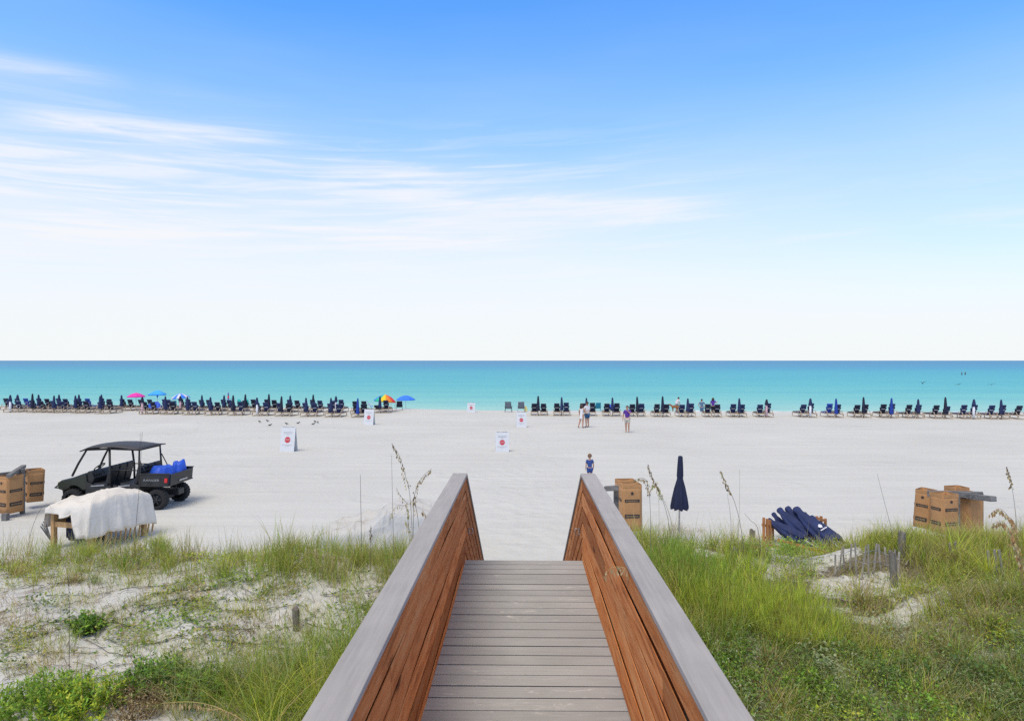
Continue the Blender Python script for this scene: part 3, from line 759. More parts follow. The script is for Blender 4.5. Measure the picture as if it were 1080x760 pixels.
# ------------------------------------------------------------------ loungers and closed umbrellas
def make_lounger(fab, back_deg=62):
    rt = empty('sun_lounger')
    mb = MB()
    for s in (-1, 1):
        mb.box((s*.31, .98, .30), (.045, 1.96, .075)); mb.box((s*.31, .98, .035), (.04, 1.86, .04))
        mb.bar((s*.31, 0.06, .06), (s*.31, .30, .52), .04, .05)
        mb.bar((s*.335, .28, .53), (s*.335, .78, .53), .06, .03)
        mb.bar((s*.31, .76, .32), (s*.31, .76, .52), .04, .05)
        for y in (.05, 1.90): mb.box((s*.31, y, .15), (.045, .05, .25))
    for k in range(9): mb.box((0, .12+.22*k, .315), (.58, .09, .02))
    mb.box((0, .02, .30), (.60, .03, .075)); mb.box((0, 1.94, .30), (.60, .03, .075)); mb.box((0, .02, .05), (.60, .03, .04))
    mb.build('frame', M_lounge, rt)
    mb = MB(); mb.box((0, 1.33, .365), (.56, 1.16, .075)); mb.build('seat_cushion', fab, rt, bevel=.02)
    a = R(back_deg); dy, dz = -math.cos(a), math.sin(a); p0 = Vector((0, .74, .36))
    X = Matrix.Rotation(math.pi/2 - a, 3, 'X')
    def pt(l): return p0 + Vector((0, dy, dz))*l
    mb = MB()
    mb.box(pt(.14), (.46, .07, .26), X); mb.box(pt(.33), (.50, .07, .12), X); mb.box(pt(.46), (.58, .09, .15), X)
    mb.build('backrest', fab, rt, bevel=.02)
    mb = MB(); mb.box(pt(.565), (.36, .06, .07), X); mb.box(pt(.70), (.50, .10, .22), X)
    mb.build('pillow', fab, rt, bevel=.025)
    MB().box(pt(.40) + X @ Vector((0, -.047, 0)), (.34, .006, .05), X).build('white_label', M_white, rt)
    return rt
protos = {'navy': make_lounger(M_navy), 'dark': make_lounger(M_navyd), 'blue': make_lounger(M_blue), 'flat': make_lounger(M_navyd, 24), 'navy_low': make_lounger(M_navy, 54), 'dark_low': make_lounger(M_navyd, 56), 'navy_up': make_lounger(M_navy, 68)}
fresh = dict.fromkeys(protos, True)
def lounger(px, py, kind, label):
    kind0 = kind; kind = {'navy': random.choice(('navy','navy','navy_low','navy_up')), 'dark': random.choice(('dark','dark','dark_low'))}.get(kind, kind)
    o = protos[kind] if fresh[kind] else copy_tree(protos[kind]); fresh[kind] = False
    x, d = at(px, py)
    o.location = (x, d, h1(x, d)); o.rotation_euler = (0, 0, R(-4) + random.uniform(-.09, .09)); o.scale = (.88, random.uniform(.93,1.03), random.uniform(.95,1.04))
    word = {'navy': 'navy', 'dark': 'black-navy', 'blue': 'bright blue', 'flat': 'flattened black-navy'}[kind0]
    tag(o, word + ' ' + label, 'sun lounger', 'sun loungers set out in pairs along the water')
def make_umbrella(h, canopy_bottom, m_fab, m_pole, wrap=None):
    rt = empty('closed_umbrella')
    mb = MB(); mb.tube([(0,0,-.25), (0,0,h-.03)], .022, 8); mb.build('pole', m_pole, rt)
    mb = MB(); n = 16; rows = []
    L = h - canopy_bottom
    for f, r_ in ((0,.02),(.04,.045),(.18,.062),(.45,.082),(.75,.105),(.95,.12),(1.0,.10)):
        z = h - L*f
        rows.append([((r_*(1+.22*math.cos(k*math.pi)))*math.cos(2*math.pi*k/n), (r_*(1+.22*math.cos(k*math.pi)))*math.sin(2*math.pi*k/n), z) for k in range(n+1)])
    mb.grid(rows); mb.build('folded_canopy', m_fab, rt)
    if wrap:
        mb = MB()
        mb.tube([(0,0,canopy_bottom-.02), (.01,0,(canopy_bottom)*.5), (0,0,.1)], [.07,.085,.07], 10)
        mb.build('pole_cover', wrap, rt)
    return rt
M_pole = mat('wooden_pole', (.20,.15,.11), .7, .3, 5)
m_, t_, b_ = base_mat('pink_white_stripes')
zz = t_.new('ShaderNodeSeparateXYZ'); t_.put(zz.inputs[0], objco(t_))
st = t_.math('GREATER_THAN', t_.math('FRACT', t_.add(t_.mul(zz.outputs[2], 7.0), t_.mul(zz.outputs[0], 8))), .5)
t_.put(b_.inputs['Base Color'], t_.mix(st, (.72,.66,.66), (.42,.10,.14))); b_.inputs['Roughness'].default_value = .8
M_pinkstripe = m_
uprotos = {'navy': make_umbrella(1.50, .45, M_navy, M_pole), 'tall': make_umbrella(1.62, .40, M_navyd, M_pole), 'blue': make_umbrella(1.52, .30, M_blue, M_pole),
           'short': make_umbrella(1.48, .95, M_navy, M_pole, M_stripew), 'striped': make_umbrella(1.42, .98, M_navyd, M_pole, M_pinkstripe)}
ufresh = dict.fromkeys(uprotos, True)
def umbrella(px, py, kind, label, sz=1.0):
    o = uprotos[kind] if ufresh[kind] else copy_tree(uprotos[kind]); ufresh[kind] = False
    x, d = at(px, py); d += .05; x = (px-CX)*d/F
    o.location = (x, d, h1(x, d)); o.rotation_euler = (random.uniform(-.015,.015), random.uniform(-.02,.02), random.uniform(0, 3)); o.scale = (1.1, 1.1, sz*random.uniform(1.02, 1.07))
    word = {'navy': 'closed navy umbrella', 'tall': 'tall closed dark umbrella', 'blue': 'closed blue umbrella', 'short': 'half-length closed umbrella on white-wrapped pole', 'striped': 'closed umbrella on pink-striped pole'}[kind]
    tag(o, word + ' ' + label, 'umbrella', 'closed umbrellas between the loungers')
ORD = ['zeroth', 'first', 'second', 'third', 'fourth', 'fifth', 'sixth', 'seventh', 'eighth', 'ninth', 'tenth', 'eleventh', 'twelfth', 'thirteenth', 'fourteenth', 'fifteenth', 'sixteenth', 'seventeenth', 'eighteenth', 'nineteenth']
# right-hand row: chair left, chair right, umbrella (px), umbrella kind, chair kinds, where
RROW = [(563.3,573,567.6,'tall','dk','first pair right of the grey beach chairs'), (587,597,592.6,'navy','dn','second pair right of the grey beach chairs'),
 (614.8,624.8,618.5,'navy','dd','pair behind the couple in white'), (640.6,651,646,'navy','dd','pair with a blue bag on its umbrella'),
 (667.6,677,672.4,'tall','dn','pair behind the purple-shirted man'), (694,703.9,699,'tall','dd','pair just left of the brown dog'),
 (720.4,730,725.4,'navy','nn','pair just right of the brown dog'), (747.4,757.4,None,None,'dd','pair in front of the purple-topped person'),
 (774.8,784,779.9,'navy','nn','second pair left of the wide gap'), (803,812.4,808.4,'striped','nn','pair just left of the wide gap'),
 (849.6,858.4,854.6,'short','nn','pair just right of the wide gap'), (877,886,882,'blue','bn','second pair right of the wide gap'),
 (906,915.6,911,'tall','dd','third pair right of the wide gap'), (934.4,944.3,939.9,'blue','dn','fourth pair right of the wide gap'),
 (962.2,971.9,968.4,'navy','dn','fifth pair right of the wide gap'), (991,1001,997.4,'tall','dn','fifth pair from the right edge'.replace('fifth','fourth')),
 (1021,1031.5,1026.9,'short','nn','third pair from the right edge'), (1049.8,1061.5,1056,'navy','nn','second pair from the right edge'), (1078.5,None,None,None,'dd','pair cut by the right edge')]
KK = {'n': 'navy', 'd': 'dark', 'b': 'blue', 'k': 'dark'}
for a, b_, u, uk, ck, where in RROW:
    yb = np.interp(a, [560, 690, 900, 1060], [438.3, 439.8, 440.6, 442.4])
    lounger(a, yb, KK[ck[0]], 'lounger, left of the ' + where)
    if b_: lounger(b_, yb, KK[ck[1]], 'lounger, right of the ' + where)
    if u: umbrella(u, yb, uk, 'of the ' + where)
FROW = [(6.3,15.3,10.7,'short','nn'), (30.5,40,34.1,'tall','nd'), (52.5,62,56.8,'navy','nn'), (77,86.5,79.6,'navy','dd'), (102.5,111.5,105.3,'navy','nd'), (149.5,157.5,150,'striped','dd'), (171.5,179.3,174.1,'navy','nd'), (195,202.3,197.9,'navy','nn'),
        (218.7,226.7,222.1,'navy','nd'), (242.7,251,246,'tall','nn'), (268.8,278,271.2,'short','dn'), (293,302,296.5,'tall','nd'), (319.8,329.5,323,'navy','nn'), (345.8,355.3,349.3,'navy','nn'), (374,382.2,377.2,'blue','dd')]
for i, (a, b_, u, uk, ck) in enumerate(FROW):
    yb = 435 + (a-10)*5.3/366
    where = f'{ORD[i+1]} pair from left edge, front row'
    lounger(a, yb, KK[ck[0]], 'lounger, left of ' + where); lounger(b_, yb, KK[ck[1]], 'lounger, right of ' + where); umbrella(u, yb, uk, 'in the ' + where)
BROW = [(2.7,None,None,None,'dd'), (14.7,23.5,18.3,'short','db'), (37.5,46,41,'navy','nd'), (58.5,66.3,62,'navy','nn'), (79.5,88.8,83.5,'navy','nb'), (103.8,112.2,107.3,'navy','nd'), (126,134.3,128.2,'navy','dd'), (145.7,154.5,None,None,'dd'), (170.5,174.5,None,None,'nn'),
        (187.8,195.4,190.2,'striped','dn'), (210,217.3,213,'navy','dd'), (233.3,240,236.1,'navy','dn'), (256.8,264.6,258.6,'tall','dd'), (279.8,287.7,283.7,'tall','dd'), (303.5,311,306,'navy','nd'), (328,335.3,330.3,'tall','nn'), (351,358.3,354.3,'short','nn'), (372.8,382,None,None,'dd'), (397,405.8,400.6,'navy','fd')]
for i, (a, b_, u, uk, ck) in enumerate(BROW):
    yb = np.interp(a, [0, 20, 310, 400], [432.3, 432.5, 434.8, 435.6])
    if a < 375 and a > 360: yb = 437.2
    where = f'{ORD[i+1]} group from left edge, back row'
    k0 = 'flat' if ck[0] == 'f' else KK[ck[0]]
    lounger(a, yb, k0, 'lounger, left of ' + where)
    if b_: lounger(b_, yb, KK[ck[1]], 'lounger, right of ' + where)
    if u: umbrella(u, yb, uk, 'in the ' + where, .94)

# ------------------------------------------------------------------ open parasols and loose beach chairs
def parasol(px, py_top, py_base, d, w_px, cols, label, panels=8, tilt=0, h_px=6, valance=True):
    x = (px-CX)*d/F; z0 = h1(x, d); s = d/F
    ztop = CZ-(py_top-CY)*s; R_ = w_px*s/2; hh = h_px*s
    rt = empty('open_parasol', (x, d, z0), 0, label, 'parasol', 'open parasols by the water')
    ht = ztop - z0
    mb = MB(); mb.tube([(0,0,-.3),(0,0,ht-.02)], .02, 8); mb.ball((0,0,ht+.02), .03, 6, 4); mb.build('pole', M_white, rt)
    n = panels*3; rows = []; mb = MB()
    for j, (f, g) in enumerate(((0,0),(.3,.16),(.6,.42),(.85,.78),(1,1))):
        row = []
        for k in range(n+1):
            th = 2*math.pi*k/n; sc = 1 - .05*f*math.sin(math.pi*((k % 3)/3))
            row.append((R_*f*sc*math.cos(th), R_*f*sc*math.sin(th), -hh*g*.86))
        rows.append(row)
    rows.append([(p[0]*1.005, p[1]*1.005, p[2]-hh*.14) for p in rows[-1]])
    for k in range(panels):
        seg = [r_[k*3:k*3+4] for r_ in rows]; mb.grid(seg, k % len(cols))
    M = Matrix.Translation((0,0,ht)) @ Matrix.Rotation(tilt, 4, 'Y')
    mb.xf(M); mb.build('canopy', cols, rt, thick=.006)
    mb = MB()
    for k in range(panels):
        th = 2*math.pi*k/panels
        mb.tube([M @ Vector((0,0,-.03)), M @ Vector((R_*.6*math.cos(th), R_*.6*math.sin(th), -hh*.40)), M @ Vector((R_*.97*math.cos(th), R_*.97*math.sin(th), -hh*.87))], .006, 4)
    mb.build('ribs', M_white, rt)
    return rt
M_yel = mat('yellow_canvas', (.85,.62,.03), .8, .1, 3); M_redc = mat('red_canvas', (.78,.03,.04), .8, .1, 3); M_grn = mat('green_canvas', (.03,.48,.28), .8, .1, 3); M_org = mat('orange_canvas', (.85,.24,.03), .8, .1, 3); M_pur = mat('violet_blue_canvas', (.04,.10,.55), .8, .1, 3)
parasol(143.5, 414.0, 432, 64.5, 18, [M_pink], 'open bright pink parasol above the left lounger rows', h_px=4.6)
parasol(190, 414.8, 432, 65.5, 18.5, [M_midblue, M_stripew], 'open blue and white striped parasol above the left lounger rows', h_px=5.4, panels=12, tilt=R(-5))
parasol(406.5, 415.8, 435, 61.5, 23, [M_pur, M_redc, M_org, M_yel, M_grn, M_midblue, M_grn, M_yel, M_org, M_redc], 'open rainbow parasol with coloured panels near the shore', h_px=7.6, panels=10, tilt=R(5))
parasol(428, 416.6, 431, 65.5, 20, [M_midblue], 'open plain blue parasol right of the rainbow parasol', h_px=5.2)
# square light-blue shade
d = 66.0; x = (166-CX)*d/F; s = d/F; z0 = h1(x, d)
rt = empty('open_parasol', (x, d, z0), R(20), 'open square light blue parasol between the pink and striped ones', 'parasol', 'open parasols by the water')
ht = CZ-(411.2-CY)*s-z0; r_ = 10.2*s*.76; mb = MB(); hh = 5.4*s
top = (0,0,ht); cs = [(r_,r_), (-r_,r_), (-r_,-r_), (r_,-r_)]
for k in range(4):
    a = cs[k]; b_ = cs[(k+1)%4]; z1 = ht-hh*.78
    P = [[(a[0]*f+(b_[0]-a[0])*f*u_, a[1]*f+(b_[1]-a[1])*f*u_, ht-hh*.78*f**1.25) for u_ in (0,.25,.5,.75,1)] for f in (0,.35,.7,1)]
    P.append([(p[0]*1.003, p[1]*1.003, p[2]-hh*.22) for p in P[-1]])
    mb.grid(P)
mb.build('canopy', M_skyblue, rt, thick=.006)
mb = MB(); mb.tube([(0,0,-.3),(0,0,ht-.02)], .022, 8); mb.build('pole', M_white, rt)
mb = MB(); mb.tube([(0,0,ht-hh*1.05),(0,0,ht-hh*1.45)], [.09,.05], 8); mb.build('hanging_bag', M_midblue, rt)
mb = MB()
for c_ in cs: mb.tube([(0,0,ht-.03),(c_[0]*.97,c_[1]*.97,ht-hh*.8)], .007, 4)
mb.build('ribs', M_white, rt)
# royal blue cloth spread over gear below the square parasol
def heap(name, mats, loc, size, label, cat, seed, amp=.25, n=26, rz=0, group=None, flat=1.6):
    mb = MB(); P = []
    for j in range(n+1):
        row = []
        for i in range(n+1):
            u = i/n*2-1; v = j/n*2-1
            e = max(abs(u), abs(v)); rr = math.sqrt(u*u+v*v)
            k = 1 if rr == 0 else e/rr*.55+.45
            q = max(0, 1-(abs(u)**2.6+abs(v)**2.6)**(1/2.6))
            hgt = min(1, q*flat)**.55
            nz = float(fbm(u*2.2+seed, v*2.2+seed*3, 4))
            nr = abs(float(fbm(u*4+seed*2, v*4+seed, 3))-.5)*2
            row.append((u*size[0]/2*(k+.08*nz), v*size[1]/2*(k+.08*nz), size[2]*hgt*(1-amp+amp*2*(nz-.25))-size[2]*amp*.35*nr*min(1,q*4)-.02))
        P.append(row)
    mb.grid(P)
    o = mb.build(name, mats, None, loc=loc, rot=(0,0,rz))
    return tag(o, label, cat, group)
x, d = at(163, 433.2); heap('cloth_heap', M_bluetarp, (x, d, h1(x,d)), (1.5, .9, .95), 'royal blue cloth bundle under the square light blue parasol', 'cloth', 4)
x, d = at(646, 438.5); 
mb = MB(); P = []
for j in range(9):
    f = j/8; rr = .10+.20*math.sin(math.pi*min(1, f*.9+.08))
    P.append([(rr*math.cos(2*math.pi*k/12)*1.0, rr*.8*math.sin(2*math.pi*k/12), .42+.52*(1-f)) for k in range(13)])
mb.grid(P); o = mb.build('beach_bag', M_bluetarp, None, loc=(x, d+.35, h1(x,d))); mb = None
tag(o, 'royal blue bag hanging on a closed umbrella between two dark loungers', 'bag')
def beach_chair(px, py, rz, fab, frame, label, sc=1.0):
    x, d = at(px, py)
    rt = empty('beach_chair', (x, d, h1(x, d)), rz, label, 'beach chair', 'folding beach chairs by the water'); rt.scale = (sc,)*3
    mb = MB()
    for s in (-1, 1):
        mb.tube([(s*.29,.30,.02),(s*.29,-.22,.50)], .016, 6); mb.tube([(s*.29,-.30,.02),(s*.29,.05,.42),(s*.29,.30,.36)], .016, 6)
        mb.tube([(s*.26,-.02,.30),(s*.26,-.34,.92)], .016, 6); mb.bar((s*.31,-.24,.52),(s*.31,.26,.52), .05, .025)
    mb.tube([(-.26,-.34,.92),(.26,-.34,.92)], .016, 6); mb.build('frame', frame, rt)
    mb = MB(); P = [[(-.25+.5*u_/4, .30-.34*v/4, .34-.05*math.sin(v/4*math.pi)) for u_ in range(5)] for v in range(5)]
    mb.grid(P); mb.build('seat', fab, rt, thick=.02)
    mb = MB(); P = [[(-.26+.52*u_/4, -.03-.31*v/5, .33+.59*v/5) for u_ in range(5)] for v in range(6)]
    mb.grid(P); mb.build('backrest', fab, rt, thick=.025)
beach_chair(536.3, 434.3, R(-8), M_grey, M_black, 'dark grey folding beach chair, left one of two behind the white sign')
beach_chair(549.6, 434.3, R(0), M_grey, M_galv, 'pale grey folding beach chair directly above the middle white sign', 1.02)
beach_chair(630.5, 433.6, R(4), M_tealb, M_tealb, 'low teal beach chair between the couple and next umbrella', .86)
beach_chair(390.4, 431.5, R(-80), M_midblue, M_white, 'bright blue beach chair turned sideways left of the rainbow parasol', .95)
beach_chair(421.3, 432.4, R(10), M_navyd, M_black, 'black beach chair under the plain blue parasol', .92)
beach_chair(196.0, 432.2, R(20), M_tealb, M_galv, 'pale teal folding chair below the striped parasol', .9) if False else None
beach_chair(183.2, 431.6, R(25), M_tealb, M_galv, 'light teal folding chair left of the striped parasol pole', .9)
# two tall green seats beside one another
for px, w_, m2, lab in ((252.7, 4.4, M_teal, 'tall green cloth seat back standing among the left loungers, larger one'), (261.4, 2.8, M_teal, 'narrow pale green seat back right of the larger green one')):
    d = 65.5; x = (px-CX)*d/F; z0 = h1(x, d); s = d/F
    rt = empty('beach_chair', (x, d, z0), 0, lab, 'beach chair', 'green seats among the loungers')
    hw = w_*s/2; ht = CZ-(420.6-CY)*s-z0
    mb = MB(); P = [[(-hw+2*hw*u_/5, -.10*v/5, .35+(ht-.35)*v/5+ (0 if v < 5 else -.05*abs(u_-2.5)/2.5)) for u_ in range(6)] for v in range(6)]
    mb.grid(P); mb.build('backrest', m2, rt, thick=.04)
    mb = MB()
    for s_ in (-1, 1):
        mb.tube([(s_*hw, 0, -.05),(s_*hw, -.11, ht-.04)], .014, 6); mb.tube([(s_*hw, .5, -.05),(s_*hw, 0, .5)], .014, 6)
    mb.build('frame', M_galv, rt)
    mb = MB(); mb.box((0,.25,.35),(2*hw*.95,.45,.03)); mb.build('seat', m2, rt)
# rolled patterned umbrella standing near the water, thin poles
d = 66.5; x = (240.8-CX)*d/F; z0 = h1(x, d); ht = CZ-(413.6-CY)*d/F-z0
rt = empty('closed_umbrella', (x, d, z0), 0, 'tall rolled red and violet umbrella standing above the left loungers', 'umbrella')
mb = MB(); mb.tube([(0,0,-.2),(0,0,ht)], .02, 8); mb.build('pole', M_white, rt)
mb = MB(); mb.tube([(0,0,ht-.9),(0,0,ht-.75),(0,0,ht-.58)], [.05,.085,.085], 10, 0); mb.tube([(0,0,ht-.58),(0,0,ht-.36)], [.085,.075], 10, 1); mb.tube([(0,0,ht-.36),(0,0,ht-.03),(0,0,ht)], [.075,.05,.02], 10, 2)
mb.build('folded_canopy', [mat('violet_canvas', (.16,.13,.38), .8, .2, 8), M_redc, MATS['violet_canvas']], rt)
for px, yt, yb, lab in ((412.4, 424, 435.5, 'thin pale pole standing left of two under the rainbow parasol'), (416.7, 423, 434, 'thin pale pole standing right of two under the rainbow parasol'), (243.7, 420, 434, 'thin dark pole standing among the left loungers')):
    x, d = at(px, yb); z0 = h1(x,d); ht = CZ-(yt-CY)*d/F-z0
    mb = MB(); mb.tube([(0,0,-.2),(0,0,ht*.5),(.005,0,ht)], [.02,.018,.014], 6); mb.ball((.005,0,ht), .03, 6, 4)
    tag(mb.build('thin_pole', M_tan if px > 300 else M_black, None, loc=(x, d, z0)), lab, 'pole')
x, d = at(554.4, 434.2); mb = MB()
mb.grid([[(-.17*math.sin(math.pi*min(1,.12+f))+.34*math.sin(math.pi*min(1,.12+f))*u_/4, .12*f, .62*f) for u_ in range(5)] for f in [k/7 for k in range(8)]])
tag(mb.build('bodyboard', M_yellow, None, loc=(x, d, h1(x,d)), thick=.04), 'pale yellow board leaning on the pale grey beach chair', 'board')

# ------------------------------------------------------------------ A-frame signs
def text_mb(s, size):
    cu = bpy.data.curves.new('txt', 'FONT'); cu.body = s; cu.size = size; cu.align_x = 'CENTER'; cu.align_y = 'CENTER'; cu.extrude = .002; cu.resolution_u = 2
    o = bpy.data.objects.new('txt', cu); COL.objects.link(o)
    dg = bpy.context.evaluated_depsgraph_get(); dg.update()
    me = bpy.data.meshes.new_from_object(o.evaluated_get(dg))
    mb = MB(); mb._add([v.co.copy() for v in me.vertices], [tuple(p.vertices) for p in me.polygons])
    bpy.data.objects.remove(o); bpy.data.curves.remove(cu); bpy.data.meshes.remove(me)
    return mb
def sign(px, py, w, h, rz, label):
    x, d = at(px, py); rt = empty('sandwich_board', (x, d, h1(x, d)), rz, label, 'sign', 'white sandwich-board signs on the sand')
    lean = math.atan(.19/h)
    def T(s): return Matrix.Translation((0, s*.20, 0)) @ Matrix.Rotation(-s*-lean, 4, 'X')
    Mf = Matrix.Translation((0,-.20,0)) @ Matrix.Rotation(-lean, 4, 'X'); Mb = Matrix.Translation((0,.20,0)) @ Matrix.Rotation(lean, 4, 'X')
    mb = MB(); mb.box((0,0,h/2-.01),(w,.018,h)); mb.xf(Mf); mb.build('front_panel', M_white, rt)
    mb = MB(); mb.box((0,0,h/2-.01),(w,.018,h)); mb.xf(Mb); mb.build('back_panel', M_white, rt)
    mb = MB(); mb.tube([(-w*.4,0,h-.012),(w*.4,0,h-.012)], .014, 6)
    for s in (-1, 1): mb.tube([(s*w*.46,-.10,h*.5),(s*w*.46,.10,h*.5)], .005, 4)
    mb.build('hinge', M_galv, rt)
    # red octagon with a white band of lettering, grey lines of small print above and below
    r_ = .145*w/.7; zc = h*.48
    mb = MB(); mb.prism([(r_*math.cos(math.pi/8+k*math.pi/4), zc+r_*math.sin(math.pi/8+k*math.pi/4)) for k in range(8)], 'y', -.0125, -.0095); mb.xf(Mf); mb.build('red_octagon', M_signred, rt)
    tx = text_mb('STOP', r_*.62); tx.xf(Mf @ Matrix.Translation((0,-.0145,zc)) @ Matrix.Rotation(R(90),4,'X')); tx.build('lettering', M_white, rt)
    mb = MB(); rs = random.Random(3)
    for zf, wf in ((.80,.62),(.745,.60),(.69,.20),(.27,.72),(.22,.26)):
        x0 = -w*wf/2
        while x0 < w*wf/2-.01:
            L = rs.uniform(.02,.06); L = min(L, w*wf/2-x0)
            mb.box((x0+L/2, -.0108, h*zf), (L, .003, .022 if zf > .5 else .016)); x0 += L+.012
    mb.xf(Mf); mb.build('small_print', M_signtxt, rt)
sign(304.5, 475.5, .78, 1.22, R(-10), 'white sandwich board with a red octagon, large one behind the parked vehicle, left beach')
sign(529.6, 476, .68, 1.0, R(3), 'white sandwich board with red octagon nearest the boardwalk, centre of the beach')
sign(549.8, 450.3, .68, 1.06, R(2), 'white sandwich board standing in front of the grey beach chairs')
sign(389.6, 447.6, .72, 1.12, R(-10), 'white sandwich board in front of the last left loungers, near rainbow parasol')
sign(497, 434.6, .68, .86, R(2), 'small far white sandwich board standing alone at the top of the beach')
# ------------------------------------------------------------------ utility vehicle (front towards -X, near side y=0)
x0, d0 = -14.25, 21.1
utv = empty('utility_vehicle', (x0, d0, h1(-12, 21.8)), R(-1.5), 'black and dark green crew utility vehicle with a roof and rear cargo bed', 'utility vehicle')
W = 1.50
mb = MB()
def sidepoly(pts, ya, yb, mi=0): mb.prism(pts, 'y', ya, yb, mi)
# lower tub with wheel arches cut as polygons
arch = lambda cx, r_, a0, a1, n=7: [(cx + r_*math.cos(R(a0+(a1-a0)*k/n)), .34 + r_*math.sin(R(a0+(a1-a0)*k/n))) for k in range(n+1)]
sidepoly([(1.02,.30),(2.72,.30),(2.80,.62),(2.62,.66),(1.95,.60),(1.85,.52),(1.25,.52),(1.05,.62)], .05, W-.05)
for y0_, y1_ in ((.03,.09),(W-.09,W-.03)):
    sidepoly([(1.05,.34),(1.84,.34),(1.86,.74),(1.42,.70),(1.08,.86)], y0_, y1_); sidepoly([(1.89,.34),(2.72,.34),(2.74,.78),(2.30,.72),(1.92,.76)], y0_, y1_)
mb.box((1.9, W/2, .29), (2.9, .5, .12)); mb.box((3.25, W/2, .45), (.9, .35, .18)); mb.box((.62, W/2, .45), (.7, .4, .25))
mb.build('body', M_black, utv, bevel=.015)
mb = MB()
# front cowl and fenders in dark green
sidepoly([(.16,.80),(.30,.90),(.62,.97),(1.02,1.12),(1.08,1.05),(1.10,.62),(.98,.60)] + arch(.64,.40,38,142)[0:] + [(.20,.62)], .04, W-.04)
mb.build('hood', M_green, utv, bevel=.03)
mb = MB(); sidepoly([(.98,1.02),(1.10,1.17),(1.22,1.14),(1.30,.95),(1.2,.75),(1.05,.75)], .10, W-.10); mb.box((1.2,.36,1.0),(.16,.34,.18)); mb.build('dashboard', M_black, utv, bevel=.02)
mb = MB(); mb.tube([(.20,.06,.66),(.06,.10,.66),(.02,.30,.70),(.02,W-.30,.70),(.06,W-.10,.66),(.20,W-.06,.66)], .022, 8); mb.tube([(.06,.36,.68),(.16,.36,.45)], .02, 6); mb.tube([(.06,W-.36,.68),(.16,W-.36,.45)], .02, 6); mb.box((.15,W/2,.52),(.05,.8,.22)); mb.build('front_bumper', M_black, utv)
for yy in (.24, W-.24):
    mb = MB(); mb.box((.165, yy, .80), (.06, .24, .085), (0, R(-25), 0)); mb.build('headlight', M_lamp, utv, bevel=.012)
# roll cage
mb = MB(); rT = .034
for yy, s in ((.10, 1), (W-.10, -1)):
    fr = (.60+.0, yy, 1.0); top_f = (1.02, yy+s*.06, 1.83)
    mb.tube([(.98,yy,.66), (.60,yy,1.02), (.78,yy+s*.02,1.40), top_f, (1.75,yy+s*.07,1.86), (2.68,yy+s*.06,1.83), (2.70,yy,1.1), (2.72,yy,.6)][1:], rT, 8)
    mb.tube([(1.80,yy,.6),(1.79,yy,1.2),(1.74,yy+s*.06,1.85)], rT, 8); mb.tube([(2.70,yy,1.55),(2.95,yy,1.08)], .018, 6); mb.tube([(1.79,yy,1.22),(2.70,yy,1.20)], .018, 6)
for xx, zz in ((1.02,1.83),(1.75,1.86),(2.68,1.83),(1.79,1.15),(2.70,1.15)): mb.tube([(xx,.14,zz),(xx,W-.14,zz)], rT*.9, 8)
mb.build('roll_cage', M_black, utv)
mb = MB(); P = []
for i in range(9):
    f = i/8; xx = .88 + 1.92*f
    zz = 1.86 + .075*math.sin(math.pi*min(1, f*1.15)) - (.07 if i == 0 else 0)
    P.append([(xx, .03 + (W-.06)*j/6, zz + .03*math.sin(math.pi*j/6) + (.012 if 0 < j < 6 and (i % 4) else 0)) for j in range(7)])
mb.grid(P); mb.build('roof', M_roof, utv, thick=.035)
for xb in (1.55, 2.45):
    mb = MB(); mb.box((xb-.12, W/2, .72), (.52, W-.28, .14), (0, R(4), 0)); mb.build('seat', M_vinyl, utv, bevel=.03)
    for k in range(3):
        mb = MB(); mb.box((xb+.17, .34+.41*k, 1.04), (.12, .385, .60), (0, R(13), 0)); mb.build('backrest', M_vinyl, utv, bevel=.04)
mb = MB()
sc_ = Vector((1.27, .40, 1.27)); ax = Vector((-.62, 0, .78)).normalized(); u_ = Vector((0,1,0)); v_ = ax.cross(u_)
ring = [sc_ + (u_*math.cos(k*math.pi/8) + v_*math.sin(k*math.pi/8))*.175 for k in range(17)]
mb.tube(ring, .016, 6, caps=False)
for k in (2, 8, 13): mb.tube([sc_, ring[k]], .011, 5)
mb.ball(sc_, .045, 8, 5); mb.tube([sc_, sc_ - ax*.25], .02, 6); mb.build('steering_wheel', M_black, utv)
# cargo bed
mb = MB()
bx0, bx1, zb, zt = 2.80, 3.70, .72, 1.10
mb.box(((bx0+bx1)/2, W/2, zb+.02), (bx1-bx0, W-.02, .04))
for yy in (.02, W-.02): sidepoly([(bx0,zb),(bx1-.04,zb),(bx1,zt),(bx0,zt)], yy-.025, yy+.025)
mb.box((bx0+.02, W/2, (zb+zt)/2), (.04, W-.1, zt-zb)); mb.box(((bx0+bx1)/2, .015, zt+.012), (bx1-bx0+.04, .085, .03)); mb.box(((bx0+bx1)/2, W-.015, zt+.012), (bx1-bx0+.04, .085, .03))
mb.build('cargo_bed', M_black, utv, bevel=.008)
mb = MB(); mb.box((bx1-.005, W/2, (zb+zt)/2), (.045, W-.12, zt-zb-.03), (0, R(5), 0)); tg = mb.build('tailgate', M_black, utv, bevel=.008)
for k in range(1): MB().box((bx1+.035, W/2+.05, .83), (.01, .5, .045)).build('latch_plate', M_galv, tg)
for yy, s in ((-.012, -1), (W+.012, 1)):
    mb = MB(); mb.box((3.61, yy, .91), (.09, .05, .135), (0, R(4), 0)); mb.build('tail_light', M_red_l, utv, bevel=.012)
tx = text_mb('RANGER', .112); tx.xf(Matrix.Translation((3.15, -.009, .915)) @ Matrix.Rotation(R(90),4,'X') @ Matrix.Diagonal((1.15,.8,1,1))); tx.build('lettering', M_silver, utv)
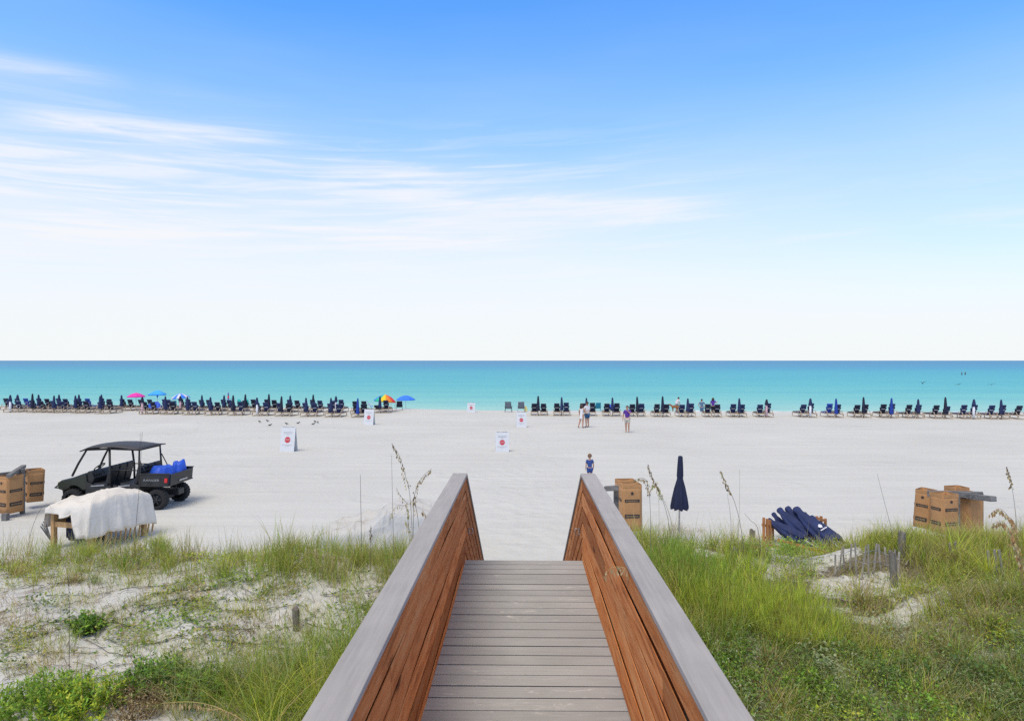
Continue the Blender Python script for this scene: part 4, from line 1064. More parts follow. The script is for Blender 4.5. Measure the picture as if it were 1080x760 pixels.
for xx, L in ((1.45,.42),(2.28,.36)): MB().box((xx, .024, .74), (L, .012, .035), (0, R(-4), 0)).build('door_trim', M_galv, utv)
mb = MB(); mb.tube([(2.72,.0,1.25),(2.80,-.06,1.32)], .012, 6); mb.ball((2.83,-.08,1.40), (.03,.05,.10), 8, 6); mb.build('mirror', M_black, utv)
def wheel(cx, cy, s):
    r_ = .325; wd = .27
    w0 = empty('wheel'); w0.parent = utv; w0.location = (cx, cy, r_-.01)
    mb = MB(); n = 40; prof = [(-wd/2, .19),(-wd/2*1.0,.27),(-wd/2*.86,.31),(-wd/2*.4,.325),(wd/2*.4,.325),(wd/2*.86,.31),(wd/2,.27),(wd/2,.19)]
    rows = []
    for i, (yy, rr) in enumerate(prof):
        row = []
        for k in range(n+1):
            lug = .018 if (k % 2 == (i//2) % 2) and 2 <= i <= 5 else 0
            th = 2*math.pi*k/n
            row.append(((rr-lug)*math.cos(th), yy, (rr-lug)*math.sin(th)))
        rows.append(row)
    mb.grid(rows, smooth=False); mb.build('tyre', M_rubber, w0)
    mb = MB(); mb.tube([(0,-wd*.30,0),(0,wd*.30,0)], .20, 24)
    for k in range(6):
        th = k*math.pi/3; mb.bar((.03*math.cos(th), s*wd*.34, .03*math.sin(th)), (.17*math.cos(th), s*wd*.38, .17*math.sin(th)), .05, .03)
    mb.tube([(0,s*wd*.30,0),(0,s*wd*.42,0)], .05, 10); mb.build('rim', M_black, w0)
for cx in (.64, 3.30):
    wheel(cx, .10, -1); wheel(cx, W-.10, 1)
mb = MB()
for yy in (.25, W-.25):
    mb.bar((3.30, yy, .33), (3.0, W/2 + (yy-W/2)*.5, .42), .05, .05); mb.tube([(3.30,yy,.40),(3.25,yy*.8+.15,.72)], .035, 8); mb.bar((.64,yy,.33),(.75,W/2+(yy-W/2)*.5,.45),.05,.05)
mb.tube([(3.3,.1,.33),(3.3,W-.1,.33)], .03, 8); mb.build('suspension', M_black, utv)
zb_ = utv.location.z + .75
def bundle(loc, size, rz, label, seed):
    return heap('tarp_bundle', M_bluetarp, loc, size, label, 'tarp', seed, amp=.16, rz=rz, flat=2.6)
bundle((x0+3.16, d0+.55, zb_), (.82, .9, .60), .2, 'blue tarp bundle lying in the cargo bed, larger front one', 3)
bundle((x0+3.40, d0+1.15, zb_), (.5, .6, .66), .5, 'smaller blue tarp bundle at the far rear corner of the cargo bed', 8)
mb = MB(); mb.tube([(0,0,0),(.0,0,.5),(.01,0,1.1)], [.010,.007,.004], 6)
w_ = mb.build('whip_antenna', M_black, utv); w_.location = (2.72, .12, 1.25)

# ------------------------------------------------------------------ cardboard boxes hung on weathered racks
def card_box(loc, wx, wy, h, rz, lean, label, bands=((.60,.07),(.24,.10)), group=None):
    rt = empty('cardboard_box', loc, rz, label, 'cardboard box', group); rt.rotation_euler = (lean[0], lean[1], rz)
    mb = MB(); t_ = .012
    def wall(a, b_):                                   # walls with a gentle bulge and a notch at the top
        n = 6; rows = []
        for j in range(n+1):
            f = j/n; row = []
            for i in range(7):
                u_ = i/6; p = Vector(a).lerp(Vector(b_), u_); nrm = Vector((p.x, p.y, 0))
                bul = .018*math.sin(math.pi*u_)*math.sin(math.pi*f)
                z = h*f - (.045*h*math.sin(math.pi*u_) if j == n else 0)
                p2 = p*(1+bul/max(.05, nrm.length)); row.append((p2.x, p2.y, z))
            rows.append(row)
        mb.grid(rows)
    X_, Y_ = wx/2, wy/2
    c_ = [(-X_,-Y_,0),(X_,-Y_,0),(X_,Y_,0),(-X_,Y_,0)]
    for k in range(4): wall(c_[k], c_[(k+1)%4])
    mb.grid([[(-X_,-Y_,.01),(X_,-Y_,.01)],[(-X_,Y_,.01),(X_,Y_,.01)]], smooth=False)
    mb.build('carton', M_card, rt, thick=t_)
    # rim flaps folded down round the top edge
    mb = MB()
    for (a, b_) in ((c_[0],c_[1]),(c_[1],c_[2]),(c_[2],c_[3]),(c_[3],c_[0])):
        a = Vector(a); b_ = Vector(b_); m_ = (a+b_)/2; o_ = m_.normalized()*.014
        mb.bar(a*.96+o_+Vector((0,0,h-.035)), b_*.96+o_+Vector((0,0,h-.035)), .012, .075)
    mb.build('rim', M_card, rt)
    for zf, hf in bands:
        z = h*zf; hh = h*hf
        for (nx, ny) in ((0,-1),(0,1),(-1,0),(1,0)):
            wd = wx if ny else wy
            Mz = Matrix.Rotation(math.atan2(nx, -ny), 4, 'Z') @ Matrix.Translation((0, -((Y_ if ny else X_)+.0245), z))
            mb = MB(); mb.box((0,0,0), (wd*.78, .003, hh)); mb.xf(Mz); bd = mb.build('printed_band', M_ink, rt)
            mb = MB(); xx = -wd*.32
            while xx < wd*.30:                          # pale lettering strokes inside each dark band
                L = random.uniform(.012,.035); mb.box((xx+L/2, -.003, 0), (L, .002, hh*.34)); xx += L+.012
            mb.xf(Mz); mb.build('pale_print', M_inkpale, bd)
    if bands:
        mb = MB(); mb.prism([(-.028,h*.79),(.028,h*.79),(.034,h*.83),(.0,h*.86),(-.034,h*.83)], 'y', -(Y_+.026), -(Y_+.0235)); mb.build('printed_mark', M_ink, rt)
    return rt
# left rack
x, d = at(5, 546); z0 = 0
rack = empty('box_rack', (x, d, h1(x, d)), 0, 'weathered grey wooden rack carrying cardboard boxes at the left edge', 'rack')
def PX(px, py, dd): return atd(px, py, dd) - Vector(rack.location)
mb = MB(); mb.box((.12, .55, .60), (.10, .10, 1.5)); mb.build('post', M_greywood, rack)
pL = Vector((-1.1, -.55, 1.20)); pR = PX(31, 496.5, 21.4)
mb = MB(); mb.bar(pL, pR, .14, .10); mb.build('beam', M_greywood, rack)
mb = MB(); mb.bar((-.30, 1.2, 1.33), (.42, -.42, 1.30), .12, .09); mb.build('cross_beam', M_greywood, rack)
MB().box((.23, -.28, .05), (.14, .14, .3)).build('foot_block', M_greywood, rack)
p = atd(6, 543, 20.0); card_box((p.x+.02, 20.15, h1(p.x,20.1)+.14), .46, .46, 1.08, R(-20), (0,0), 'brown cardboard box cut by the left edge, hung on grey rack', group='boxes on the left rack')
p = atd(34, 528, 21.3); card_box((p.x, 21.35, 4.6-(528-380)*21.3/720), .44, .42, .98, R(-42), (R(-2),R(2)), 'brown cardboard box hanging at the right end of the left rack', group='boxes on the left rack')
# rack right behind the boardwalk railing
rk = Vector((2.45, 17.6, 0)); rack2 = empty('box_rack', tuple(rk), 0, 'weathered rack behind the right boardwalk railing', 'rack')
a = atd(638, 515, 17.4) - rk; b_ = atd(672, 513.5, 17.0) - rk
mb = MB(); mb.bar(a, b_, .12, .12); mb.build('beam', M_greywood, rack2)
p = atd(650, 530, 17.5) - rk; mb = MB(); mb.box((p.x, p.y, .62), (.13, .10, 1.55)); mb.build('post', M_greywood, rack2)
p = atd(664.5, 556, 16.9); card_box((p.x, 16.9, .42), .47, .40, 1.14, R(4), (0,0), 'brown cardboard box beside the right boardwalk railing', bands=((.66,.055),(.33,.075)), group='box by the boardwalk')
p = atd(660, 556, 17.6); card_box((p.x+.02, 17.75, .30), .46, .40, 1.20, R(4), (0,0), 'cardboard box mostly hidden behind the one beside the boardwalk railing', group='box by the boardwalk')
# right rack with four boxes
rk = Vector((10.2, 16.4, 0)); rk.z = h1(rk.x, rk.y); rack3 = empty('box_rack', tuple(rk), 0, 'weathered grey wooden rack carrying four cardboard boxes on the right dune', 'rack')
a = atd(978, 520, 16.9)-rk; b_ = atd(1037, 521.5, 16.3)-rk
mb = MB(); mb.bar(a, b_, .16, .13); mb.build('beam', M_greywood, rack3)
a = atd(1006, 521, 16.9)-rk; b_ = atd(1048, 526, 15.7)-rk
mb = MB(); mb.bar(a, b_, .15, .12); mb.build('cross_beam', M_greywood, rack3)
p = atd(1008, 540, 16.5)-rk; MB().box((p.x, p.y, .55), (.14, .12, 1.7)).build('post', M_greywood, rack3)
G = 'boxes on the right rack'
def cb(px, py_bot, dd, wx, wy, h, rz, lean, label, **k):
    p = atd(px, py_bot, dd); return card_box((p.x, dd, p.z), wx, wy, h, rz, lean, label, group=G, **k)
cb(974, 555, 17.1, .34, .40, .94, R(-50), (0,R(4)), 'leftmost cardboard box on the right rack, tilted')
cb(996, 561, 16.1, .43, .36, .92, R(12), (0,0), 'front cardboard box of the right rack, facing the camera', bands=((.62,.07),(.26,.085)))
cb(1022, 562, 16.7, .42, .40, 1.0, R(14), (0,0), 'plain brown cardboard box under the right end of right rack', bands=())
cb(1009, 556, 17.4, .40, .36, 1.04, R(10), (0,0), 'rear cardboard box partly hidden behind the right rack', bands=((.5,.08),))

# ------------------------------------------------------------------ wooden crate under a beige tarp (left)
A = Vector((-10.10, 16.35, 0)); u1 = Vector((-.967, .255, 0)); u2 = Vector((.30, .954, 0))
Lc, Wc = 1.2, 1.68
cz = h1(A.x, A.y)
crate = empty('wooden_crate', (A.x, A.y, cz), 0, 'tan wooden post crate stacked with lounger frames below the beige tarp', 'crate')
def cp(a_, b_, z_): v = u1*a_ + u2*b_; return (v.x, v.y, z_)
mb = MB()
MX = Matrix((( -u1).to_tuple(), u2.to_tuple(), (0,0,1))).transposed()
for a_ in (.05, Lc-.05):
    for b_ in (.05, Wc-.05):
        p = MB(); p.box(cp(a_, b_, .49), (.10, .10, 1.06), MX); p.build('post', M_tan, crate, bevel=.006)
for z_ in (.60, .94):
    for (s_, e_) in (((0,.05),(Lc,.05)),((0,Wc-.05),(Lc,Wc-.05)),((.05,0),(.05,Wc)),((Lc-.05,0),(Lc-.05,Wc))):
        mb.bar(cp(s_[0], s_[1], z_), cp(e_[0], e_[1], z_), .05, .13)
mb.build('rails', M_tan, crate)
mb = MB()
for k in range(13): mb.bar(cp(.02+.0*k, .12+k*.145, .05), cp(-.02, .14+k*.145, .38), .05, .022)
mb.bar(cp(-.05,.0,.40), cp(-.05,Wc+.2,.40), .03, .06)
mb.build('side_slats', M_tan, crate)
mb = MB()
for k, (aa, bb) in enumerate(((.2,.35),(.5,.5),(.8,.4),(.98,.6))): mb.box(cp(aa, .25+.1*k, .38+.02*k), (.22, .5, .5), MX)
mb.build('navy_cushions', M_navyd, crate, bevel=.03)
mb = MB()
for k in range(4): mb.bar(cp(Lc+.03+.05*k, .1+.05*k, .0), cp(Lc+.16+.04*k, -.02, .72-.06*k), .05, .02)
mb.build('leaning_slats', M_greywood, crate)
# tarp : rounded top with a skirt that hangs in folds
def drape(name, m_, parent_loc, fpos, drops, top_z, dome, label, cat, n=128, folds=1.0, seed=1, flare=.10, ridge=1.0, soft=2.4):
    """fpos(t)->outline point (x,y) for t in 0..1 ; drops(t)-> hanging length"""
    mb = MB(); c_ = Vector((0,0,0)); pts = [Vector((*fpos(k/n), 0)) for k in range(n)]
    for p in pts: c_ += p/n
    rows = []; rr_ = random.Random(seed*7); RG = []
    for k in range(9):
        an = rr_.uniform(0, math.pi); q_ = pts[rr_.randrange(n)].lerp(c_, rr_.uniform(.1,.8)); RG.append((q_.x, q_.y, math.cos(an), math.sin(an), rr_.uniform(.02,.05), rr_.uniform(.05,.11)))
    for f in (.02,.12,.2,.3,.4,.5,.6,.7,.8,.88,.95,1.0):
        row = []
        for k in range(n+1):
            p = c_.lerp(pts[k % n], f)
            nz = float(fbm(p.x*1.3+seed, p.y*1.3+seed*2, 2))-.5
            rg = 0
            for (ax_, ay_, bx_, by_, hh_, ww_) in RG:
                rg -= ridge*hh_*math.exp(-((p.x-ax_)*bx_+(p.y-ay_)*by_)**2/ww_**2)*(.5+.5*math.sin(3*(p.x*by_-p.y*bx_)+ax_*9))
            row.append((p.x, p.y, top_z(p.x, p.y) + dome*(1-f**soft) + nz*.10*dome/.2 - rg - (.03 if f == 1 else 0)))
        rows.append(row)
    for j in range(1, 9):
        f = j/8; row = []
        for k in range(n+1):
            t_ = (k % n)/n; p = pts[k % n]; o_ = (p-c_).normalized(); L = drops(t_)
            fold = math.sin(t_*2*math.pi*17+seed)*.5 + math.sin(t_*2*math.pi*29+2*seed)*.3 + (float(fbm(t_*15+seed, f*1.3, 2))-.5)*1.6
            off = flare*math.sqrt(f) + folds*.055*fold*f**.7
            sag = math.sin(math.pi*f)*.03*math.sin(t_*2*math.pi*6+seed)
            q = p + o_*off
            row.append((q.x, q.y, rows[11][k][2] - L*f + sag))
        rows.append(row)
    mb.grid(rows)
    o = mb.build(name, m_, None, loc=parent_loc, thick=.008); return tag(o, label, cat)
def out_rect(a0, a1, b0, b1, fn):
    pr = [(a0,b0),(a0,b1),(a1,b1),(a1,b0)]            # starts near corner, runs along the long right side first
    Ls = [abs(b1-b0), abs(a1-a0), abs(b1-b0), abs(a1-a0)]; S_ = sum(Ls)
    def f(t_):
        q = t_*S_
        for k in range(4):
            if q <= Ls[k] or k == 3:
                g = min(1, q/Ls[k]); p, r_ = pr[k], pr[(k+1)%4]
                a_, b_ = p[0]+(r_[0]-p[0])*g, p[1]+(r_[1]-p[1])*g
                return fn(a_, b_)
            q -= Ls[k]
    f.sides = [sum(Ls[:k+1])/S_ for k in range(4)]
    return f
fx_ = lambda a_, b_: ((u1*a_+u2*b_).x, (u1*a_+u2*b_).y)
of = out_rect(-.06, Lc+.06, -.04, Wc+.05, fx_)
def dr(t_):
    s_ = of.sides
    if t_ <= s_[0]: g = t_/s_[0]; return .80 - .16*(g-.4)**2
    if t_ <= s_[1]: return .8
    if t_ <= s_[2]: return .5
    g = (t_-s_[2])/(1-s_[2]); return .16 + .10*sstep(g,.30,.45)*(1-sstep(g,.5,.6)) + .60*float(sstep(g, .55, .72))
drape('tarp_cover', M_beige, (A.x, A.y, cz), of, dr, lambda xx, yy: 1.10 + .13*math.exp(-(((xx-.12)/.55)**2+((yy-.75)/.6)**2)) - .05*float(sstep(-xx, .3, 1.1)), .11, 'beige canvas tarp draped over the tan wooden crate', 'tarp', seed=2, folds=1.7, ridge=1.25)
# ------------------------------------------------------------------ white tarp beside the left railing
def wz(xx, yy): return .66 + .10*min(1, max(0, xx+1.3)) + .36*float(sstep(xx, -.35, .25)) - .12*float(sstep(xx, .6, 1.4)) + (.10 if abs(xx-.45) < .16 else 0)*0
o2 = out_rect(-1.35, 1.35, -.75, .75, lambda a_, b_: (a_ + .12*b_, b_ + .08*a_))
x, d = -3.05, 16.3
drape('white_tarp', M_whitetarp, (x, d, h1(x, d)-.05), o2, lambda t_: .78 + .45*float(sstep(o2(t_)[0], -.6, .5)), wz, .10, 'white tarp draped over a heap of gear beside the left boardwalk railing', 'tarp', seed=5, folds=1.3, flare=.05, ridge=2.2, soft=5)

# ------------------------------------------------------------------ closed navy umbrella stuck in the sand by the boardwalk
x, d = atd(716, 569, 17.2).x, 17.2; z0 = h1(x, d); s = d/F
rt = empty('closed_umbrella', (x, d, z0), 0, 'large closed navy umbrella standing alone in the sand near boardwalk railing', 'umbrella'); rt.rotation_euler = (0, R(1.0), 0)
zt_ = CZ-(481-CY)*s-z0; zbm = CZ-(536.5-CY)*s-z0
mb = MB(); mb.tube([(0,0,-.3),(0,0,zt_)], .021, 8); mb.build('pole', M_galv, rt)
mb = MB(); rows = []; n = 40; L = zt_-zbm
for f, r_ in ((-.01,.025),(0,.055),(.06,.062),(.2,.074),(.36,.080),(.42,.070),(.46,.084),(.6,.13),(.8,.175),(.95,.198),(1.0,.19)):
    rows.append([(r_*(1+.20*min(1, max(0,f))*math.cos(8*2*math.pi*k/n))*math.cos(2*math.pi*k/n), r_*(1+.20*min(1,max(0,f))*math.cos(8*2*math.pi*k/n))*math.sin(2*math.pi*k/n), zt_-L*f-(.015*math.cos(8*2*math.pi*k/n) if f == 1 else 0)) for k in range(n+1)])
mb.grid(rows); mb.build('folded_canopy', M_navyu, rt)
mb = MB(); zz = zt_-L*.41; mb.tube([(.075*math.cos(k*math.pi/8), .075*math.sin(k*math.pi/8), zz+.004*k) for k in range(18)], .009, 5); mb.build('tie_strap', M_navyd, rt)
# ------------------------------------------------------------------ folded umbrellas on a wooden cart (right)
cart_c = Vector((7.35, 17.0, 0)); cart_c.z = h1(cart_c.x, cart_c.y)
cart = empty('wooden_cart', tuple(cart_c), 0, 'orange stained wooden cart holding a heap of folded navy umbrellas', 'cart')
def cpx(px, py, dd): return atd(px, py, dd) - cart_c
for k, (px, dd) in enumerate(((805.5,16.7),(809,16.9),(812,17.15),(815,17.4))):
    tp = cpx(px, 545.5+1.2*k, dd); mb = MB(); mb.box((tp.x, tp.y, (tp.z-.2)/2), (.055, .05, tp.z+.2)); mb.build('side_slat', M_orange, cart, bevel=.004)
mb = MB(); a = cpx(804, 553, 16.66); b_ = cpx(816, 556, 17.45)
mb.bar(a, b_, .035, .06); mb.bar(a-Vector((0,0,.3)), b_-Vector((0,0,.3)), .035, .06)
a2 = cpx(861, 546, 17.9); b2 = cpx(871, 549, 17.5); mb.bar(a2, b2, .04, .06)
mb.bar(cpx(806,575,16.9), cpx(866,585,16.7), .05, .09); mb.bar(cpx(820,569,16.5), cpx(905,592,15.6), .045, .07); mb.bar(cpx(806,572,17.4), cpx(868,572,17.8), .05, .09)
mb.build('rails', M_orange, cart)
for px, dd in ((861.5,17.9),(866,17.75),(870.5,17.6)):
    tp = cpx(px, 544 if px < 868 else 546.5, dd); mb = MB(); mb.box((tp.x, tp.y, (tp.z-.2)/2), (.06,.05,tp.z+.2)); mb.build('side_slat', M_orange, cart, bevel=.004)
def folded_umbrella(head, tail, r_, label, logo=False, pole_len=.55):
    head = Vector(head); tail = Vector(tail); ax = (tail-head); L = ax.length; ax.normalize()
    rt = empty('folded_umbrella', tuple(head), 0, label, 'umbrella', 'folded navy umbrellas heaped on the cart')
    sx = ax.cross(Vector((0,0,1))).normalized(); sz = sx.cross(ax)
    n = 36; rows = []
    ph = random.uniform(0, 6)
    for f, rr in ((-.015,.2),(0,.42),(.04,.50),(.12,.44),(.2,.62),(.45,.92),(.7,1.08),(.9,1.12),(1.0,1.0)):
        row = []
        for k in range(n+1):
            th = 2*math.pi*k/n; q = r_*rr*(1+.20*max(0,f)*math.cos(7*th+ph+f*1.5)+.08*math.sin(3*th+f*6+ph))
            p = ax*(L*f) + sx*math.cos(th)*q + sz*math.sin(th)*q*.82 - Vector((0,0,.10*L*math.sin(math.pi*min(1,max(0,f)))*.35))
            row.append(tuple(p))
        rows.append(row)
    mb = MB(); mb.grid(rows); mb.build('folded_canopy', M_navy, rt)
    mb = MB(); mb.tube([ax*-.03, ax*(L+pole_len)], .02, 8); mb.build('pole', M_stripew, rt)
    mb = MB()
    for k in range(6):
        th = 2*math.pi*k/6; o_ = (sx*math.cos(th)+sz*math.sin(th))*r_*.6
        mb.tube([ax*(L*.8)+o_, ax*(L+.12)+o_*.8], .008, 5)
    mb.build('ribs', M_galv, rt)
    if logo:
        mb = MB(); V_ = Vector((0,-1,.25)).normalized(); V_ = (V_ - ax*V_.dot(ax)).normalized(); T_ = ax.cross(V_)
        base_ = ax*(L*.70) + V_*(r_*1.17) - Vector((0,0,.02))
        def q(a_, b_, e=0): return tuple(base_ + ax*a_ + T_*b_ + V_*e)
        # leaf-like emblem and a line of lettering strokes below
        mb._add([q(-.10,.0), q(-.05,.05), q(.0,.03), q(.02,-.02), q(-.04,-.045), q(-.085,-.03)], [tuple(range(6))])
        for k in range(5): mb._add([q(.05+.0*k,.07-.035*k), q(.05,.045-.035*k), q(.085,.045-.035*k), q(.085,.07-.035*k)], [(0,1,2,3)])
        mb.build('white_emblem', M_stripew, rt)
    return rt
FU = [((810,548,17.3),(848,569,16.7),.20,'folded navy umbrella at the left end of the heap, beside the slats'), ((821,536.5,17.4),(853,566,16.8),.22,'folded navy umbrella with the highest left end, second from left in heap'),
      ((829.5,535,17.5),(866,569,16.9),.22,'folded navy umbrella in the middle of the heap, third from left'), ((839,536,17.3),(880,573,16.2),.24,'folded navy umbrella with small white emblem at front of the heap'), ((856,545,17.5),(884,574,16.5),.20,'folded navy umbrella at the right end of the heap')]
FU += [((815,541,17.7),(842,571,17.2),.16,'folded navy umbrella tucked behind the two leftmost ones in the heap'), ((848,541,17.7),(876,571,17.0),.16,'folded navy umbrella tucked behind the one with white emblem')]
for i, (h_, t_, r_, lab) in enumerate(FU): folded_umbrella(atd(*h_), atd(*t_), r_*.88, lab, logo=(i == 3), pole_len=.7)

# ------------------------------------------------------------------ sand fence and old posts
fx0, fd0 = hit(951, 590)
fence = empty('sand_fence', (0,0,0), 0, 'low weathered picket sand fence half buried in the right dune', 'fence')
pk = [(873,583,600),(877.5,577,604),(882,575,604),(888.5,572,600),(895,570.5,604),(901.7,574,606),(908,572.5,598),(914,571.5,596),(920.5,573,594),(927.5,576,612),(934,578,606),(939.5,581,610)]
prev = []
for k, (px, pt_, pb) in enumerate(pk):
    px += 8; d = hit(px, 606)[1] + .12*math.sin(k*.9); x = (px-CX)*d/F; pt_ += 1; zt = CZ-(pt_-CY)*d/F; zg = h1(x, d)-.25
    mb = MB(); mb.box((x, d, (zt+zg)/2), (.025, .010, zt-zg), (R(random.uniform(-6,6)), R(random.uniform(-9,9)), R(random.uniform(-25,25)))); mb.build('picket', M_picket, fence); prev.append((x, d, zt))
for dz in (.10, .26):
    mb = MB(); mb.tube([(p[0], p[1]-.012, p[2]-dz) for p in prev], .0035, 4); mb.build('wire', M_galv, fence)
def old_post(px, pt_, d, w_, label, lean=(0,0)):
    x = (px-CX)*d/F; zt = CZ-(pt_-CY)*d/F; zg = h1(x, d)-.3
    mb = MB(); n = 9; rows = []
    for j in range(7):
        f = j/6; rows.append([(w_/2*(1+.07*math.sin(k*2.7+j))*math.cos(2*math.pi*k/n), w_/2*(1+.07*math.sin(k*2.7+j))*math.sin(2*math.pi*k/n), (zt-zg)*f-(.02*math.sin(k*1.9) if j == 6 else 0)) for k in range(n)])
        rows[-1].append(rows[-1][0])
    mb.grid(rows, smooth=False); mb._add([rows[-1][k] for k in range(n)] , [tuple(range(n))])
    o = mb.build('fence_post', M_post, None, loc=(x, d, zg), rot=(R(lean[0]), R(lean[1]), 0)); tag(o, label, 'post', 'old fence posts')
old_post(951, 560.5, 10.3, .105, 'upright grey fence post, taller rear one at the right end of sand fence')
old_post(945, 581, 9.5, .095, 'leaning grey fence post in front of the taller one, right dune', (0,-4))
old_post(774, 577.5, 10.2, .075, 'slim grey post in the grass left of the umbrella heap', (0,2))
old_post(793.5, 558.5, 12.2, .105, 'short rounded post just left of the orange cart slats')
old_post(313.5, 641, 8.2, .085, 'grey post standing in the left dune near the boardwalk', (0,-2))
old_post(87.5, 577, 10.9, .10, 'dark stump in the grass below the wooden crate')
for i, (px, pt_, d, ln) in enumerate(((1006.5,571,10.1,-12),(1013.5,569.5,10.1,-14),(1047,579,9.4,-10),(1053.5,578,9.4,-9),(1060,577.5,9.4,-12))):
    x = (px-CX)*d/F; zt = CZ-(pt_-CY)*d/F; zg = h1(x, d)-.2
    mb = MB(); mb.box((0,0,(zt-zg)/2), (.034,.014,zt-zg))
    tag(mb.build('picket', M_picket, None, loc=(x, d, zg), rot=(0, R(ln), R(20))), ['loose dark picket behind the sand fence, left one of two','loose dark picket behind the sand fence, right one of two','leaning dark picket at the right edge, left of three','leaning dark picket at the right edge, middle of three','leaning dark picket at the right edge, right of three'][i], 'picket', 'loose pickets')
# ------------------------------------------------------------------ vegetation
def leaf_mat(name, rough=.55, transl=.35):
    m, t, b = base_mat(name)
    a = t.new('ShaderNodeAttribute'); a.attribute_name = 'tint'
    t.put(b.inputs['Base Color'], a.outputs['Color']); b.inputs['Roughness'].default_value = rough; b.inputs['Specular IOR Level'].default_value = .15
    tr = t.new('ShaderNodeBsdfTranslucent'); t.put(tr.inputs[0], t.mix(1.0, a.outputs['Color'], (1.25,1.15,.7), 'MULTIPLY'))
    mx = t.new('ShaderNodeMixShader'); mx.inputs[0].default_value = transl
    t.l.new(b.outputs[0], mx.inputs[1]); t.l.new(tr.outputs[0], mx.inputs[2]); t.l.new(mx.outputs[0], m.node_tree.nodes['Material Output'].inputs['Surface'])
    return m
M_blade = leaf_mat('grass_blade'); M_leaf = leaf_mat('leaf', .5, .3); M_dry = leaf_mat('dry_stalk', .8, .15)
PAL = dict(bright=[(.23,.36,.045),(.30,.41,.06),(.17,.28,.04),(.33,.40,.08)], yellow=[(.48,.56,.06),(.56,.58,.08),(.40,.50,.05),(.32,.44,.045)],
    olive=[(.36,.34,.09),(.29,.31,.08),(.43,.37,.14),(.23,.26,.06)], straw=[(.50,.40,.21),(.42,.32,.16),(.56,.47,.28),(.34,.25,.14)],
    dark=[(.10,.18,.045),(.14,.24,.06),(.18,.27,.09),(.08,.14,.04)], brown=[(.17,.12,.075),(.24,.18,.11),(.12,.085,.055)],
    silver=[(.30,.36,.20),(.23,.31,.14),(.36,.40,.25)], fresh=[(.15,.31,.035),(.20,.36,.05),(.12,.24,.03),(.27,.42,.06)])
def pick(names, n):
    cols = np.array([c for nm in names for c in PAL[nm]]); c = 1.18*cols[rng.integers(0, len(cols), n)]
    return np.clip(c*rng.uniform(.75, 1.2, (n,1)) + rng.normal(0, .006, (n,3)), .01, .7)
def blades(pos, L, wd, az, lean, curl, col, tipcol=None):
    n = len(pos); ts = np.array([0, .34, .68, 1.0]); d = np.stack([np.cos(az), np.sin(az), np.zeros(n)], -1)
    fa = az + np.pi/2 + rng.normal(0, .5, n); s = np.stack([np.cos(fa), np.sin(fa), np.zeros(n)], -1)
    V = []; C = []
    for t in ts:
        hz = (lean*t + curl*t*t)[:,None]*L[:,None]; z = L*t*np.sqrt(np.clip(1-(lean*.7*t)**2, .2, 1)) - curl*L*t**3*.55
        c = pos + d*hz + np.stack([np.zeros(n)]*2+[z], -1)
        w = wd*(1-t**2.2)*.5*(0.75+.25*(t > 0))
        cc = col if tipcol is None else col*(1-t**2)+tipcol*t**2
        if t < 1: V += [c - s*w[:,None], c + s*w[:,None]]; C += [cc, cc]
        else: V.append(c); C.append(cc)
    V = np.stack(V, 1); C = np.stack(C, 1); b = np.arange(n)[:,None]*7
    Q = np.concatenate([b+np.array([0,1,3,2]), b+np.array([2,3,5,4])]); T = b+np.array([4,5,6])
    return V.reshape(-1,3), C.reshape(-1,3), Q, T
class Veg:
    def __init__(s): s.V=[]; s.C=[]; s.Q=[]; s.T=[]; s.n=0
    def add(s, V, C, Q=None, T=None):
        s.V.append(V); s.C.append(C)
        if Q is not None and len(Q): s.Q.append(Q+s.n)
        if T is not None and len(T): s.T.append(T+s.n)
        s.n += len(V)
    def build(s, name, m, parent=None, origin=None):
        V = np.concatenate(s.V); C = np.concatenate(s.C)
        if origin is not None: V = V - np.array(origin)
        o = mesh_np(name, V, np.concatenate(s.Q) if s.Q else np.zeros((0,4),int), True, C, np.concatenate(s.T) if s.T else None)
        o.data.materials.append(m)
        if parent: o.parent = parent
        return o
    def grass(s, bx, by, per, L0, L1, w0, w1, pal, rad=.06, lean=.5, curl=.35, tip=None, wind=(0,0), bias=None, sink=0):
        n = len(bx)*per
        if n == 0: return
        x = np.repeat(bx, per) + rng.normal(0, rad, n); y = np.repeat(by, per) + rng.normal(0, rad, n)
        z = H(x, y) - .015 - sink
        tl = np.repeat(rng.uniform(.7, 1.1, len(bx)), per)
        L = rng.uniform(L0, L1, n)*tl; az = rng.uniform(0, 2*np.pi, n)
        if bias is not None: az = bias + rng.normal(0, .8, n)
        col = pick(pal, n)*np.repeat(rng.uniform(.8, 1.15, len(bx)), per)[:,None]
        tc = None
        if tip is not None:
            k = rng.random(n)[:,None] < .5; tc = np.where(k, pick(tip, n), col)
        s.add(*blades(np.stack([x,y,z],-1), L, rng.uniform(w0, w1, n), az, rng.uniform(.05, lean, n), rng.uniform(0, curl, n), col, tc))
    def leaves(s, P, size, col, up=.5, asp=.5):
        n = len(P); az = rng.uniform(0, 2*np.pi, n); el = rng.uniform(-.2, 1.0, n)*up*1.6
        d = np.stack([np.cos(az)*np.cos(el), np.sin(az)*np.cos(el), np.sin(el)], -1)
        sd = np.stack([-np.sin(az), np.cos(az), rng.normal(0,.35,n)], -1); sd /= np.linalg.norm(sd, axis=1)[:,None]
        nr = np.cross(d, sd)
        l = size[:,None]; w = l*asp*.5
        V = np.stack([P, P+d*l*.5-sd*w-nr*l*.06, P+d*l, P+d*l*.5+sd*w-nr*l*.06], 1).reshape(-1,3)
        b = np.arange(n)[:,None]*4
        s.add(V, np.repeat(col, 4, 0), b+np.array([0,1,2,3]))
